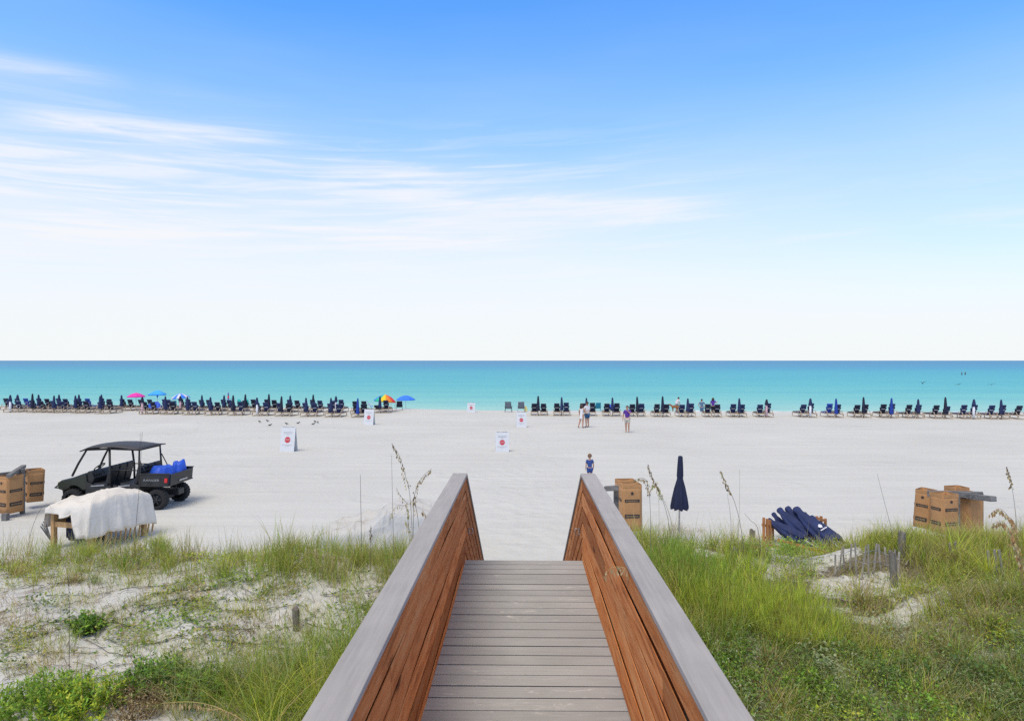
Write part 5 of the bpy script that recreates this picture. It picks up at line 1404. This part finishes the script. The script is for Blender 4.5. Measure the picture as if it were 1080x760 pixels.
def ell(px, py, rx, ry, n):
    cx, cy = hit(px, py); r = np.sqrt(rng.random(n)); a = rng.uniform(0, 2*np.pi, n)
    return cx + rx*r*np.cos(a), cy + ry*r*np.sin(a)
def clear(x, y, ext=.80):
    k = (np.abs(x - walk_cx(y)) > ext) | (y > 15); return x[k], y[k]
def band(px0, px1, py0, py1, n):          # random points of the sand between two corners seen in the photo
    xs_, ys_ = [], []
    for _ in range(n):
        a = hit(random.uniform(px0, px1), random.uniform(py0, py1)); xs_.append(a[0]); ys_.append(a[1])
    return np.array(xs_), np.array(ys_)
def area(x0, x1, y0, y1, n, f=None):
    x = rng.uniform(x0, x1, n); y = rng.uniform(y0, y1, n)
    if f is not None: k = rng.random(n) < f(x, y); x, y = x[k], y[k]
    return clear(x, y)
cl_noise = lambda x, y, s=1.1, o=0: fbm(x*s+o, y*s+2*o, 3)
# bare sand strips kept free of plants
CLEAR = [(*hit(913, 612), .72, .55), (*hit(855, 588), .75, .6), (*hit(780, 596), .22, .3)]
def bare(x, y):
    r = np.zeros_like(x)
    for bx, by, rx, ry in BARE: r = np.maximum(r, np.exp(-(((x-bx)/rx)**2+((y-by)/ry)**2)))
    r = r*(.35+1.0*sstep(fbm(x*2.6, y*2.6, 3), .36, .56))
    for cx_, cy_, rx, ry in CLEAR: r = np.maximum(r, np.exp(-(((x-cx_)/rx)**4+((y-cy_)/ry)**4)))
    return r
# --- dune grass (uncountable) : green
g = Veg()
# left crest band
x, y = area(-10.5, -.9, 9.3, 11.4, 620, lambda x, y: sstep(cl_noise(x, y, .9, 3), .42, .62)*(.55+.45*sstep(x,-6,-2)))
g.grass(x, y, 13, .18, .46, .004, .008, ['olive','bright'], .07, .55, .35, ['straw'])
x, y = area(-10.5, -3.2, 9.7, 10.9, 150); g.grass(x, y, 8, .35, .62, .003, .006, ['olive'], .05, .35, .2, ['straw'])
x, y = area(-3.6, -.9, 9.4, 11.6, 150); g.grass(x, y, 16, .22, .70, .004, .008, ['bright','olive'], .07, .5, .35, ['straw'])
# left, next to the railing
for (px, py, rx, ry, n, pal) in ((400,625,.5,.7,20,['bright','olive']),(368,668,.4,.5,18,['olive','bright']),(345,700,.5,.6,60,['bright','fresh']),(300,735,.8,.6,120,['bright','fresh']),(350,755,.9,.6,150,['bright','yellow']),(250,745,.6,.4,50,['olive','silver'])):
    x, y = clear(*ell(px, py, rx, ry, n)); g.grass(x[::2], y[::2], 22, .22, .78, .003, .008, pal, .05, .85, .75, ['olive','straw'])
for (px, py, n) in ((15,600,12),(60,615,8),(110,660,6),(165,650,8),(225,625,9),(255,645,8),(140,640,4),(200,690,9),(20,690,6),(235,700,8),(285,620,14),(300,650,10),(270,680,12),(315,600,16),(205,605,8),(120,600,8),(30,640,5)):
    x, y = ell(px, py, .35, .3, n); g.grass(x, y, 9, .10, .30, .004, .007, ['olive','bright'], .06, .7, .5, ['straw'])
# right side
x, y = area(.95, 2.6, 7.2, 11.2, 260); g.grass(x, y, 17, .18, .66, .004, .008, ['bright','fresh','olive'], .06, .5, .4, ['olive'])
x, y = area(1.8, 9.5, 8.0, 11.9, 1700, lambda x, y: (.35+.65*sstep(cl_noise(x, y, .8, 9), .36, .58))*(1-sstep(bare(x, y), .25, .6)))
g.grass(x, y, 12, .14, .46, .004, .008, ['olive','yellow','bright'], .07, .6, .4, ['straw'])
x, y = area(5.2, 10.2, 9.2, 12.2, 620, lambda x, y: 1-sstep(bare(x, y), .3, .6)); g.grass(x, y, 14, .22, .52, .004, .008, ['olive','yellow'], .07, .6, .45, ['straw','olive'])
x, y = area(.95, 7.5, 4.8, 8.4, 1000, lambda x, y: (.3+.7*sstep(cl_noise(x, y, 1.2, 5), .4, .6))*(1-sstep(bare(x, y), .25, .6)))
g.grass(x, y, 9, .14, .42, .003, .007, ['silver','bright','olive'], .08, .8, .5, ['straw'])
x, y = area(3.0, 8.5, 5.6, 8.8, 900, lambda x, y: 1-sstep(bare(x, y), .3, .6)); g.grass(x, y, 10, .18, .44, .003, .007, ['olive','bright','silver'], .08, .75, .5, ['straw'])
x, y = area(1.4, 10, 9.9, 11.8, 260, lambda x, y: bare(x, y) < .2); g.grass(x, y, 5, .4, .8, .002, .0045, ['olive','straw'], .06, .3, .25, ['straw'])
for k, (px, pt_, pb) in enumerate(((881,0,598),(892,0,604),(904,0,606),(915,0,602),(926,0,608),(938,0,612),(948,0,612),(955,0,598)  )):
    x, y = ell(px, pb, .22, .10, 4); g.grass(x, y, 8, .08, .22, .003, .007, ['olive','bright','yellow'], .05, .6, .4, ['straw'])
x, y = area(1.0, 7.5, 4.7, 8.2, 900); g.grass(x, y, 9, .16, .46, .002, .0055, ['bright','silver','yellow','olive'], .08, .8, .6, ['straw'])
def big_tufts(x, y, L0=.30, L1=.75):
    for xx, yy in zip(x, y):
        pal = random.choice((['olive'],['olive','straw'],['bright'],['yellow'],['bright','fresh'],['yellow','olive'],['silver','bright']))
        g.grass(np.array([xx]), np.array([yy]), random.randrange(40, 85), L0, random.uniform(L0+.15, L1), .004, random.choice((.007,.010,.012)), pal, random.uniform(.03,.08), random.uniform(.6,1.0), random.uniform(.5,.95), ['straw'])
x, y = area(1.0, 9.8, 7.6, 11.6, 170, lambda x, y: 1-sstep(bare(x, y), .25, .5)); big_tufts(x, y)
x, y = area(1.0, 7.5, 5.0, 7.8, 60, lambda x, y: 1-sstep(bare(x, y), .25, .5)); big_tufts(x, y, .22, .5)
x, y = area(-2.6, -.9, 5.6, 11.2, 44, lambda x, y: np.where((y > 7.2) & (y < 9.7), np.where(x > -1.5, .35, .06), 1.0)); big_tufts(x, y)
x, y = area(-9.5, -2.5, 9.4, 11.0, 34); big_tufts(x, y, .2, .5)
for k in range(60):
    x, y = clear(*ell(random.uniform(0, 330), random.uniform(597, 735), .22, .16, 5)); g.grass(x, y, 11, .10, .32, .003, .007, random.choice((['olive'],['bright','olive'],['bright'],['yellow','olive'])), .06, .8, .6, ['straw'])
o = g.build('dune_grass', M_blade); tag(o, 'green and olive dune grass growing on both dunes', 'grass', kind='stuff')
# --- dry straw grass
g = Veg()
for (px, py, rx, ry, n) in ((930,675,.6,.35,22),(975,688,.5,.25,20),(905,690,.5,.3,20),(860,650,.4,.3,14),(1000,605,.6,.4,20),(985,580,.4,.3,14),(1060,735,.5,.4,20),(720,560,.6,.4,18),(800,575,.6,.3,22),(760,585,.5,.3,16),(15,665,.5,.3,14),(165,590,.7,.3,18),(350,600,.5,.3,16),(110,592,.7,.3,20),(190,620,.4,.2,10),(270,668,.5,.3,16),(150,745,.45,.3,26),(225,742,.5,.3,20),(40,592,.6,.3,16),(230,588,.6,.3,14)):
    x, y = clear(*ell(px, py, rx, ry, n)); g.grass(x, y, 12, .10, .36, .003, .006, ['straw','brown'], .07, .9, .6)
x, y = area(1, 9.5, 5, 11.8, 420); g.grass(x, y, 4, .2, .55, .002, .005, ['straw'], .08, .9, .6)
for k in range(26):
    x, y = clear(*ell(random.uniform(690, 1079), random.uniform(600, 760), .22, .18, 8)); g.grass(x, y, 10, .15, .5, .002, .006, random.choice((['straw'],['straw','olive'],['brown','straw'])), .05, 1.0, .8)
for k in range(34):
    x, y = ell(random.uniform(0, 330), random.uniform(598, 720), .2, .16, 4); g.grass(x, y, 9, .08, .26, .002, .006, random.choice((['straw'],['straw','olive'],['brown','straw'],['olive'])), .06, 1.0, .8)
x, y = area(-9.5, -.9, 6, 11.2, 130); g.grass(x, y, 4, .15, .4, .002, .005, ['straw'], .08, .8, .5)
o = g.build('dry_grass', M_blade); tag(o, 'dry straw-coloured grass scattered over the dunes', 'dry grass', kind='stuff')
# --- leafy ground cover
g = Veg()
def cover(x, y, per, h0, h1_, s0, s1, pal, rad=.10, up=.5, asp=.5):
    n = len(x)*per
    if not n: return
    xx = np.repeat(x, per)+rng.normal(0, rad, n); yy = np.repeat(y, per)+rng.normal(0, rad, n)
    k = (np.abs(xx-walk_cx(yy)) > .72); xx, yy = xx[k], yy[k]; n = len(xx)
    hh = rng.uniform(h0, h1_, n)*np.clip(.5+cl_noise(xx, yy, 1.6, 2), .3, 1.3)
    P = np.stack([xx, yy, H(xx, yy)+hh], -1); g.leaves(P, rng.uniform(s0, s1, n), pick(pal, n), up, asp)
x, y = area(.95, 6.6, 4.6, 7.9, 1500, lambda x, y: 1-.9*sstep(bare(x, y), .3, .6)); cover(x, y, 30, .0, .20, .015, .042, ['dark','dark','fresh','silver'], .12, .55, .55)
x, y = area(3.0, 8.4, 6.8, 8.9, 900, lambda x, y: sstep(cl_noise(x, y, 1.0, 7), .42, .6)*(1-sstep(bare(x, y), .25, .5))); cover(x, y, 24, .0, .16, .02, .05, ['dark','fresh','olive'], .12)
x, y = area(2.0, 9.6, 8.2, 11.6, 1000, lambda x, y: sstep(cl_noise(x, y, 1.0, 1), .42, .6)*(1-sstep(bare(x, y), .25, .5))); cover(x, y, 20, .0, .14, .02, .05, ['yellow','bright','fresh'], .14)
for (px, py, rx, ry, n) in ((828,582,.35,.25,12),(812,590,.5,.2,12),(845,594,.4,.2,12)):
    x, y = ell(px, py, rx, ry, n); cover(x, y, 40, .0, .30, .03, .06, ['fresh','bright'], .1)
for (px, py, rx, ry, n, pal) in ((92,660,.28,.16,9,['dark','fresh']),(10,610,.5,.4,14,['bright','olive']),(60,596,.7,.3,22,['olive','bright']),(150,588,.7,.25,20,['olive','bright']),(250,592,1.0,.3,46,['bright','yellow']),(330,592,.8,.35,36,['bright','olive']),(190,632,.4,.2,10,['olive','straw']),(220,615,.5,.2,12,['bright']),(240,610,.5,.2,12,['bright','fresh']),(130,668,.35,.2,10,['fresh','olive']),(160,665,.3,.2,10,['bright','fresh']),(30,682,.4,.25,10,['olive','dark']),(200,652,.4,.2,8,['bright']),(265,690,.5,.3,16,['dark','olive']),(230,668,.4,.2,9,['dark','olive']),(290,632,.4,.3,12,['dark','olive']),(380,650,.4,.3,16,['dark','fresh']),(140,597,.5,.15,10,['fresh']),(55,640,.3,.15,5,['dark']),(245,725,.6,.3,18,['olive','silver']),(10,700,.4,.2,6,['dark','olive'])):
    x, y = clear(*ell(px, py, rx, ry, n)); cover(x, y, 26, .0, .11, .018, .05, pal, .09, .5, .7)
for cx_, cy_, rx, ry in CLEAR:
    x = cx_+rng.normal(0, rx*.6, 26); y = cy_+rng.normal(0, ry*.6, 26); cover(x, y, 14, .0, .06, .015, .04, ['olive','bright','straw'], .10, .5, .6)
for k in range(70):
    px, py = random.uniform(690, 1079), random.uniform(665, 775)
    pal = random.choice((['dark'],['dark','fresh'],['fresh'],['silver','dark'],['bright','yellow'],['silver']))
    x, y = clear(*ell(px, py, random.uniform(.12,.35), random.uniform(.10,.28), random.randrange(5, 14))); sz = random.uniform(.022,.05)
    cover(x, y, 26, .02, random.uniform(.12,.34), sz*.6, sz*1.2, pal, .07, random.uniform(.3,.9), random.choice((.25,.4,.6,.85)))
o = g.build('ground_cover', M_leaf); tag(o, 'low leafy ground cover creeping over the dunes', 'ground cover', kind='stuff')
# --- creeping vines and dead twigs on the sand
g = Veg(); mbv = MB(); gl_ = Veg()
def runner(x, y, a, L, r_, mi, leaves=0, lift=.012):
    pts = []; n = 9
    for k in range(n):
        pts.append((x, y, h1(x, y)+lift+random.uniform(0,.012))); a += random.gauss(0, .22); x += math.cos(a)*L/n; y += math.sin(a)*L/n
    if any(abs(p[0]-float(walk_cx(p[1]))) < .78 for p in pts): return
    mbv.tube(pts, [r_*(1-.6*k/n) for k in range(n)], 4, mi, caps=False)
    if leaves:
        P = []
        for k in range(leaves):
            q = pts[int(k/leaves*n)]; P.append((q[0]+random.gauss(0,.02), q[1]+random.gauss(0,.02), q[2]+.01))
        P = np.array(P); gl_.leaves(P, rng.uniform(.03,.07,len(P)), pick(['dark','dark','olive','bright'], len(P)), .5, .6)
for k in range(70):
    x, y = hit(random.uniform(0, 400), random.uniform(602, 725)); runner(x, y, random.choice((math.pi*1.12, math.pi*.1))+random.gauss(0,.35), random.uniform(.5,1.3), random.uniform(.003,.006), 0 if random.random() < .6 else 1, random.choice((0,8,16,26,34)))
for k in range(900):
    x, y = hit(random.uniform(0, 390), random.uniform(598, 755)); runner(x, y, random.uniform(0, 6.28), random.uniform(.08,.42), random.uniform(.0015,.0035), random.choice((0,0,2)))
for k in range(330):
    x, y = hit(random.uniform(740, 1079), random.uniform(580, 755)); runner(x, y, random.uniform(0, 6.28), random.uniform(.1,.5), random.uniform(.002,.004), random.choice((0,2,2)))
for k in range(90):
    c_ = random.choice(CLEAR); runner(c_[0]+random.gauss(0,c_[2]*.7), c_[1]+random.gauss(0,c_[3]*.7), random.uniform(0,6.28), random.uniform(.1,.45), random.uniform(.002,.005), random.choice((0,2,2)))
for px, py, a, L in ((870,636,.3,.9),(1010,640,2.2,.9),(955,600,1.2,.6),(842,618,2.4,.7),(1035,655,.4,.8)):
    x, y = hit(px, py); runner(x, y, a, L, .013, 2, 0, .05)
o = mbv.build('dead_twigs', [mat('dark_vine_stem', (.075,.055,.045), .9, .4, 12), mat('green_vine_stem', (.10,.15,.04), .8, .3, 12), mat('bleached_twig', (.30,.26,.21), .9, .3, 12)]); tag(o, 'dead twigs and bare vine runners lying on the dune sand', 'twigs', kind='stuff')
o = gl_.build('vine_leaves', M_leaf); tag(o, 'small vine leaves strung along runners on the left dune', 'vine leaves', kind='stuff')
# --- shrubs (each its own thing)
def shrub(px, py, r_, h_, nst, label, pal, ls=(.03,.06), per=26, feather=False, stempal='dark', asp=.38, group='low shrubs on the dunes'):
    cx, cy = hit(px, py); z0 = h1(cx, cy); rt = empty('shrub', (cx, cy, z0), 0, label, 'shrub', group)
    st = Veg(); fo = Veg()
    a = rng.uniform(0, 2*np.pi, nst); rr = r_*np.sqrt(rng.random(nst)); bx = rr*np.cos(a)*.75; by = rr*np.sin(a)*.75
    hh = h_*rng.uniform(.55, 1.08, nst)*(1-.45*(rr/r_)**2)
    tip = np.stack([rr*np.cos(a)*1.1+rng.normal(0,.03,nst), rr*np.sin(a)*1.1+rng.normal(0,.03,nst), hh], -1)
    gz = H(cx+bx, cy+by)-z0
    base = np.stack([bx, by, gz-.02], -1); tip[:,2] += gz
    # stems : thin three sided tapered tubes
    w = .005; V = np.concatenate([base+np.array([w,0,0]), base+np.array([-w*.5,w*.87,0]), base+np.array([-w*.5,-w*.87,0]), tip], 0); n = nst; i = np.arange(n)[:,None]
    T = np.concatenate([np.concatenate([i,i+n,i+3*n],1), np.concatenate([i+n,i+2*n,i+3*n],1), np.concatenate([i+2*n,i,i+3*n],1)])
    st.add(V, np.repeat(pick(['brown' if stempal == 'brown' else 'olive'], 1), len(V), 0), None, T)
    f = rng.uniform(.12, 1.02, (nst, per)); P = base[:,None]+(tip-base)[:,None]*f[...,None]; P = P.reshape(-1,3)
    if feather:
        m_ = len(P); az = rng.uniform(0, 2*np.pi, m_)
        fo.add(*blades(P, rng.uniform(.06,.16,m_), rng.uniform(.002,.0045,m_), az, rng.uniform(.1,.5,m_), rng.uniform(0,.15,m_), pick(pal, m_)))
    else:
        P = P + rng.normal(0, .012, P.shape); fo.leaves(P, rng.uniform(*ls, len(P)), pick(pal, len(P)), .75, asp)
    st.build('stems', M_dry, rt); fo.build('foliage', M_leaf, rt)
    return rt
shrub(40, 752, .42, .34, 130, 'bright green leafy shrub in the bottom left corner', ['fresh','bright'], (.03,.06), 30)
shrub(92, 750, .36, .30, 110, 'bright green leafy shrub second from the bottom left corner', ['fresh','yellow'], (.03,.06), 30)
shrub(212, 735, .30, .30, 90, 'dark green leafy shrub right of the brown twiggy one, lower left', ['dark','fresh'], (.03,.06), 30)
shrub(165, 722, .34, .30, 100, 'green leafy shrub behind the brown twiggy one, lower left', ['fresh','dark'], (.03,.06), 28)
shrub(148, 752, .30, .26, 120, 'brown twiggy half-dead shrub between green shrubs at lower left', ['brown','brown','straw'], (.02,.04), 12, False, 'brown')
shrub(92, 664, .17, .13, 40, 'small round-leaved dark green plant alone on the left sand slope', ['dark','fresh'], (.04,.07), 14, asp=.85)
shrub(724, 618, .55, .60, 300, 'feathery green shrub closest to the right railing', ['fresh','bright'], per=20, feather=True)
shrub(772, 652, .55, .62, 320, 'feathery yellow-green shrub in the middle of three by right railing', ['yellow','bright'], per=20, feather=True)
shrub(832, 668, .62, .60, 380, 'large feathery yellow-green shrub farthest from the right railing', ['yellow','yellow','bright'], per=20, feather=True)
shrub(780, 607, .40, .36, 140, 'feathery pale green shrub just below the slim grey post', ['bright','yellow'], per=18, feather=True)
shrub(835, 583, .30, .20, 80, 'leafy bright green shrub in front of the folded umbrella heap', ['fresh','bright'], (.035,.07), 26)
shrub(948, 715, .45, .26, 120, 'dark green leafy shrub low on the right dune, below the dry tufts', ['dark','dark','fresh'], (.035,.06), 28)
shrub(765, 722, .38, .26, 110, 'dark green leafy shrub beside the right railing near the bottom edge', ['dark','fresh'], (.03,.055), 28)
shrub(868, 742, .42, .26, 120, 'mid green leafy shrub at the bottom edge, right of centre', ['fresh','dark','bright'], (.03,.055), 28)
shrub(1020, 742, .40, .24, 110, 'dark green leafy shrub in the bottom right corner', ['dark','silver'], (.03,.05), 28)
shrub(1003, 596, .26, .26, 90, 'rounded dry brown shrub behind the right dune sand strip', ['brown','straw'], (.02,.04), 14, False, 'brown')
# --- sea oats : tall stems with drooping seed heads
def sea_oat(base_px, pts, d, head, label, col='straw', thick=.004, nsp=34, droop=1.0, base=None, sp=.030):
    """pts: picture points of the stem from low to tip, at distance d"""
    nsp = int(nsp*1.5); sp = sp*1.3
    P = [atd(px, py, d) for px, py in pts]
    if base is None:
        bx, by = (base_px-CX)*d/F, d; b0 = Vector((bx, by, h1(bx, by)))
    else: b0 = Vector(base)
    allp = [b0 - Vector((0,0,.05))] + P
    # smooth
    sm = []
    for i in range(len(allp)-1):
        p0 = allp[max(i-1,0)]; p1 = allp[i]; p2 = allp[i+1]; p3 = allp[min(i+2,len(allp)-1)]
        for k in range(6):
            t_ = k/6; sm.append(.5*((2*p1)+(p2-p0)*t_+(2*p0-5*p1+4*p2-p3)*t_*t_+(3*p1-p0-3*p2+p3)*t_**3))
    sm.append(allp[-1])
    rt = empty('sea_oat' if nsp else 'dry_stalk', tuple(b0), 0, label, 'sea oats' if nsp else 'stalk', 'sea oats rising from the dunes' if nsp else 'bare stalks rising from the dunes')
    mb = MB(); n = len(sm); mb.tube([p-b0 for p in sm], [thick*(1-.55*k/n) for k in range(n)], 5); mb.build('stem', mat_stem[col], rt)
    if nsp:
        v = Veg(); cum = [0]
        for i in range(1, n): cum.append(cum[-1]+(sm[i]-sm[i-1]).length)
        Lh = cum[-1]*head
        VV = []; CC = []
        for k in range(nsp):
            s_ = cum[-1] - Lh*(1-(k/(nsp-1))) ; i = min(n-2, max(0, int(np.searchsorted(cum, s_))-1)); f = (s_-cum[i])/max(1e-6, cum[i+1]-cum[i]); p = sm[i].lerp(sm[i+1], min(1,max(0,f)))
            out = Vector((random.gauss(0,1), random.gauss(0,1), 0)).normalized()*random.uniform(.006,.035)*(1.15-.7*k/nsp)*(1+.0*droop)
            q = p - b0 + out - Vector((0,0,random.uniform(0,.03)))
            dn = (Vector((out.x*6, out.y*6, -1.0*droop))).normalized(); L = random.uniform(.8,1.25)*sp; sd_ = dn.cross(Vector((random.random(), random.random(), .3))).normalized()*L*.24
            VV += [q, q+dn*L*.4-sd_, q+dn*L, q+dn*L*.4+sd_, p-b0, p-b0+Vector((.0012,0,0)), q+Vector((.0012,0,0)), q]
        nn = len(VV)//8; b_ = np.arange(nn)[:,None]*8
        v.add(np.array([tuple(x_) for x_ in VV]), np.repeat(pick(SEED[col], nn), 8, 0), np.concatenate([b_+np.array([0,1,2,3]), b_+np.array([4,5,6,7])]))
        v.build('seed_head', M_dry, rt)
    return rt
mat_stem = dict(straw=mat('straw_stem', (.36,.30,.18), .8, .2, 9), grey=mat('grey_stem', (.24,.22,.18), .85, .2, 9), dark=mat('dark_stem', (.13,.115,.085), .85, .2, 9), gold=mat('golden_stem', (.55,.42,.16), .8, .2, 9), green=mat('green_stem', (.20,.24,.08), .8, .2, 9))
SEED = dict(straw=['straw','olive'], grey=['straw','brown'], dark=['brown','straw'], gold=['straw'], green=['olive','straw'])
PAL['rust'] = [(.40,.22,.10),(.32,.17,.08),(.46,.29,.15)]; SEED['rust'] = ['rust','straw']; mat_stem['rust'] = mat('rust_stem', (.38,.22,.11), .8, .2, 9)
sea_oat(437, [(433,530),(427,500),(421,480),(413,467)], 9.9, .30, 'tallest sea oat left of the railing, seed head bending left', 'grey', nsp=38, sp=.036)
sea_oat(436, [(436,540),(439,515),(446,502),(455,494)], 9.7, .30, 'sea oat leaning right over the left railing', 'dark', nsp=34, sp=.036)
sea_oat(452, [(440,541),(430,531),(422,522),(418,514)], 9.6, .24, 'short sea oat leaning left with thin grey head, left of railing', 'grey', nsp=22)
sea_oat(436, [(430,545),(424,533),(417,535),(411,545)], 9.5, .34, 'sea oat nodding down to the left, beside left railing', 'straw', nsp=24)
sea_oat(437, [(434,572),(431,556),(427,548)], 9.3, .3, 'lowest green sea oat beside the left railing', 'green', nsp=16)
sea_oat(448, [(448,560),(449,545),(445,537)], 9.2, .25, 'rust coloured seed head touching the left railing cap', 'rust', nsp=22, sp=.04)
sea_oat(391, [(391,570),(391,556),(391,554)], 9.8, .3, 'short dark sea oat before the white tarp', 'dark', nsp=14)
sea_oat(381, [(381,560),(380.5,530),(380,500)], 10.2, 0, 'tall bare stalk standing in front of the white tarp', 'dark', nsp=0, thick=.005)
sea_oat(416, [(415,570),(414,530),(413,480)], 10.0, 0, 'tall bare stalk left of the tallest sea oat', 'dark', nsp=0, thick=.004)
sea_oat(141, [(143,560),(147,512),(150,455)], 10.4, 0, 'tall thin stalk rising in front of the beige tarp', 'dark', nsp=0, thick=.0045)
sea_oat(73, [(73,700),(73,650),(72.5,605)], 7.0, 0, 'straight dark stalk on the left sand slope', 'dark', nsp=0, thick=.0042)
sea_oat(28, [(33,560),(42,538),(50,531),(54,536)], 10.6, 0, 'thin bent stalk left of the wooden crate', 'dark', nsp=0, thick=.0035)
sea_oat(712, [(704,545),(694,515),(688,503),(683,489)], 9.9, .26, 'upright sea oat right of the right railing box', 'grey', nsp=30)
sea_oat(716, [(708,550),(699,525),(691,510),(686,514)], 9.9, .22, 'sea oat with short drooping head near the railing box', 'straw', nsp=26)
sea_oat(686, [(686,545),(684,515),(679,504),(668,506)], 9.9, .26, 'sea oat nodding left beside the railing box', 'grey', nsp=34)
sea_oat(677, [(677,550),(677,530),(677,515)], 9.8, 0, 'bare pale stalk nearest the railing box', 'straw', nsp=0, thick=.003)
sea_oat(695, [(695,555),(695,535),(694,518)], 9.8, 0, 'bare pale stalk between the railing box and navy umbrella', 'straw', nsp=0, thick=.003)
sea_oat(787, [(782,560),(775,530),(766,510),(760,496)], 10.0, .22, 'sea oat leaning left, right of the lone navy umbrella', 'dark', nsp=30)
sea_oat(770, [(771,560),(770,540),(767,520)], 10.0, 0, 'bare stalk just left of the slim grey post', 'grey', nsp=0, thick=.0035)
sea_oat(779, [(779,560),(780,530),(780,495)], 10.2, 0, 'tall thin bare stalk above the slim grey post', 'straw', nsp=0, thick=.0028)
sea_oat(803, [(800,560),(791,548),(785,541)], 10.0, 0, 'curved stalk before the orange cart', 'dark', nsp=0, thick=.004)
sea_oat(944, [(940,558),(933,530),(925,499)], 10.4, 0, 'thin bare stalk leaning left above the sand fence', 'dark', nsp=0, thick=.0035)
sea_oat(1076, [(1073,570),(1071,540),(1067,512),(1062,492)], 9.9, .20, 'tall grey sea oat at the right frame edge', 'dark', nsp=26)
sea_oat(1082, [(1076,590),(1068,565),(1058,550),(1047,552)], 8.6, .62, 'rust brown drooping sea oat at the right edge', 'rust', nsp=54, sp=.042, thick=.005)
sea_oat(1078, [(1072,560),(1064,545),(1054,536),(1045,541)], 8.8, .36, 'rust sea oat with the higher drooping head at right edge', 'rust', nsp=30, sp=.040)
sea_oat(1066, [(1064,590),(1068,570),(1070,552)], 9.0, .3, 'short upright rust seed head at the right edge', 'rust', nsp=20)
sea_oat(275, [(262,768),(235,748),(205,740),(172,741)], 5.6, .55, 'golden sea oat head lying flat across the lower left foreground', 'gold', nsp=64, thick=.0035, sp=.03)
sea_oat(280, [(290,765),(320,728),(342,712)], 5.8, 0, 'arched golden stalk by the left railing foot', 'gold', nsp=0, thick=.004)
sea_oat(200, [(235,755),(222,748),(214,746)], 5.5, 0, 'short golden stalk in the lower left', 'gold', nsp=0, thick=.003)
# a seed head poking through the right railing boards
dR = 3.93; pA = atd(665, 600, dR); 
sea_oat(0, [(662,601),(655,597.5),(646,598),(638,604)], 3.80, .9, 'golden seed head poking through the boards of the right railing', 'gold', nsp=34, thick=.0016, base=(pA.x+.05, pA.y, pA.z-.02), sp=.016)
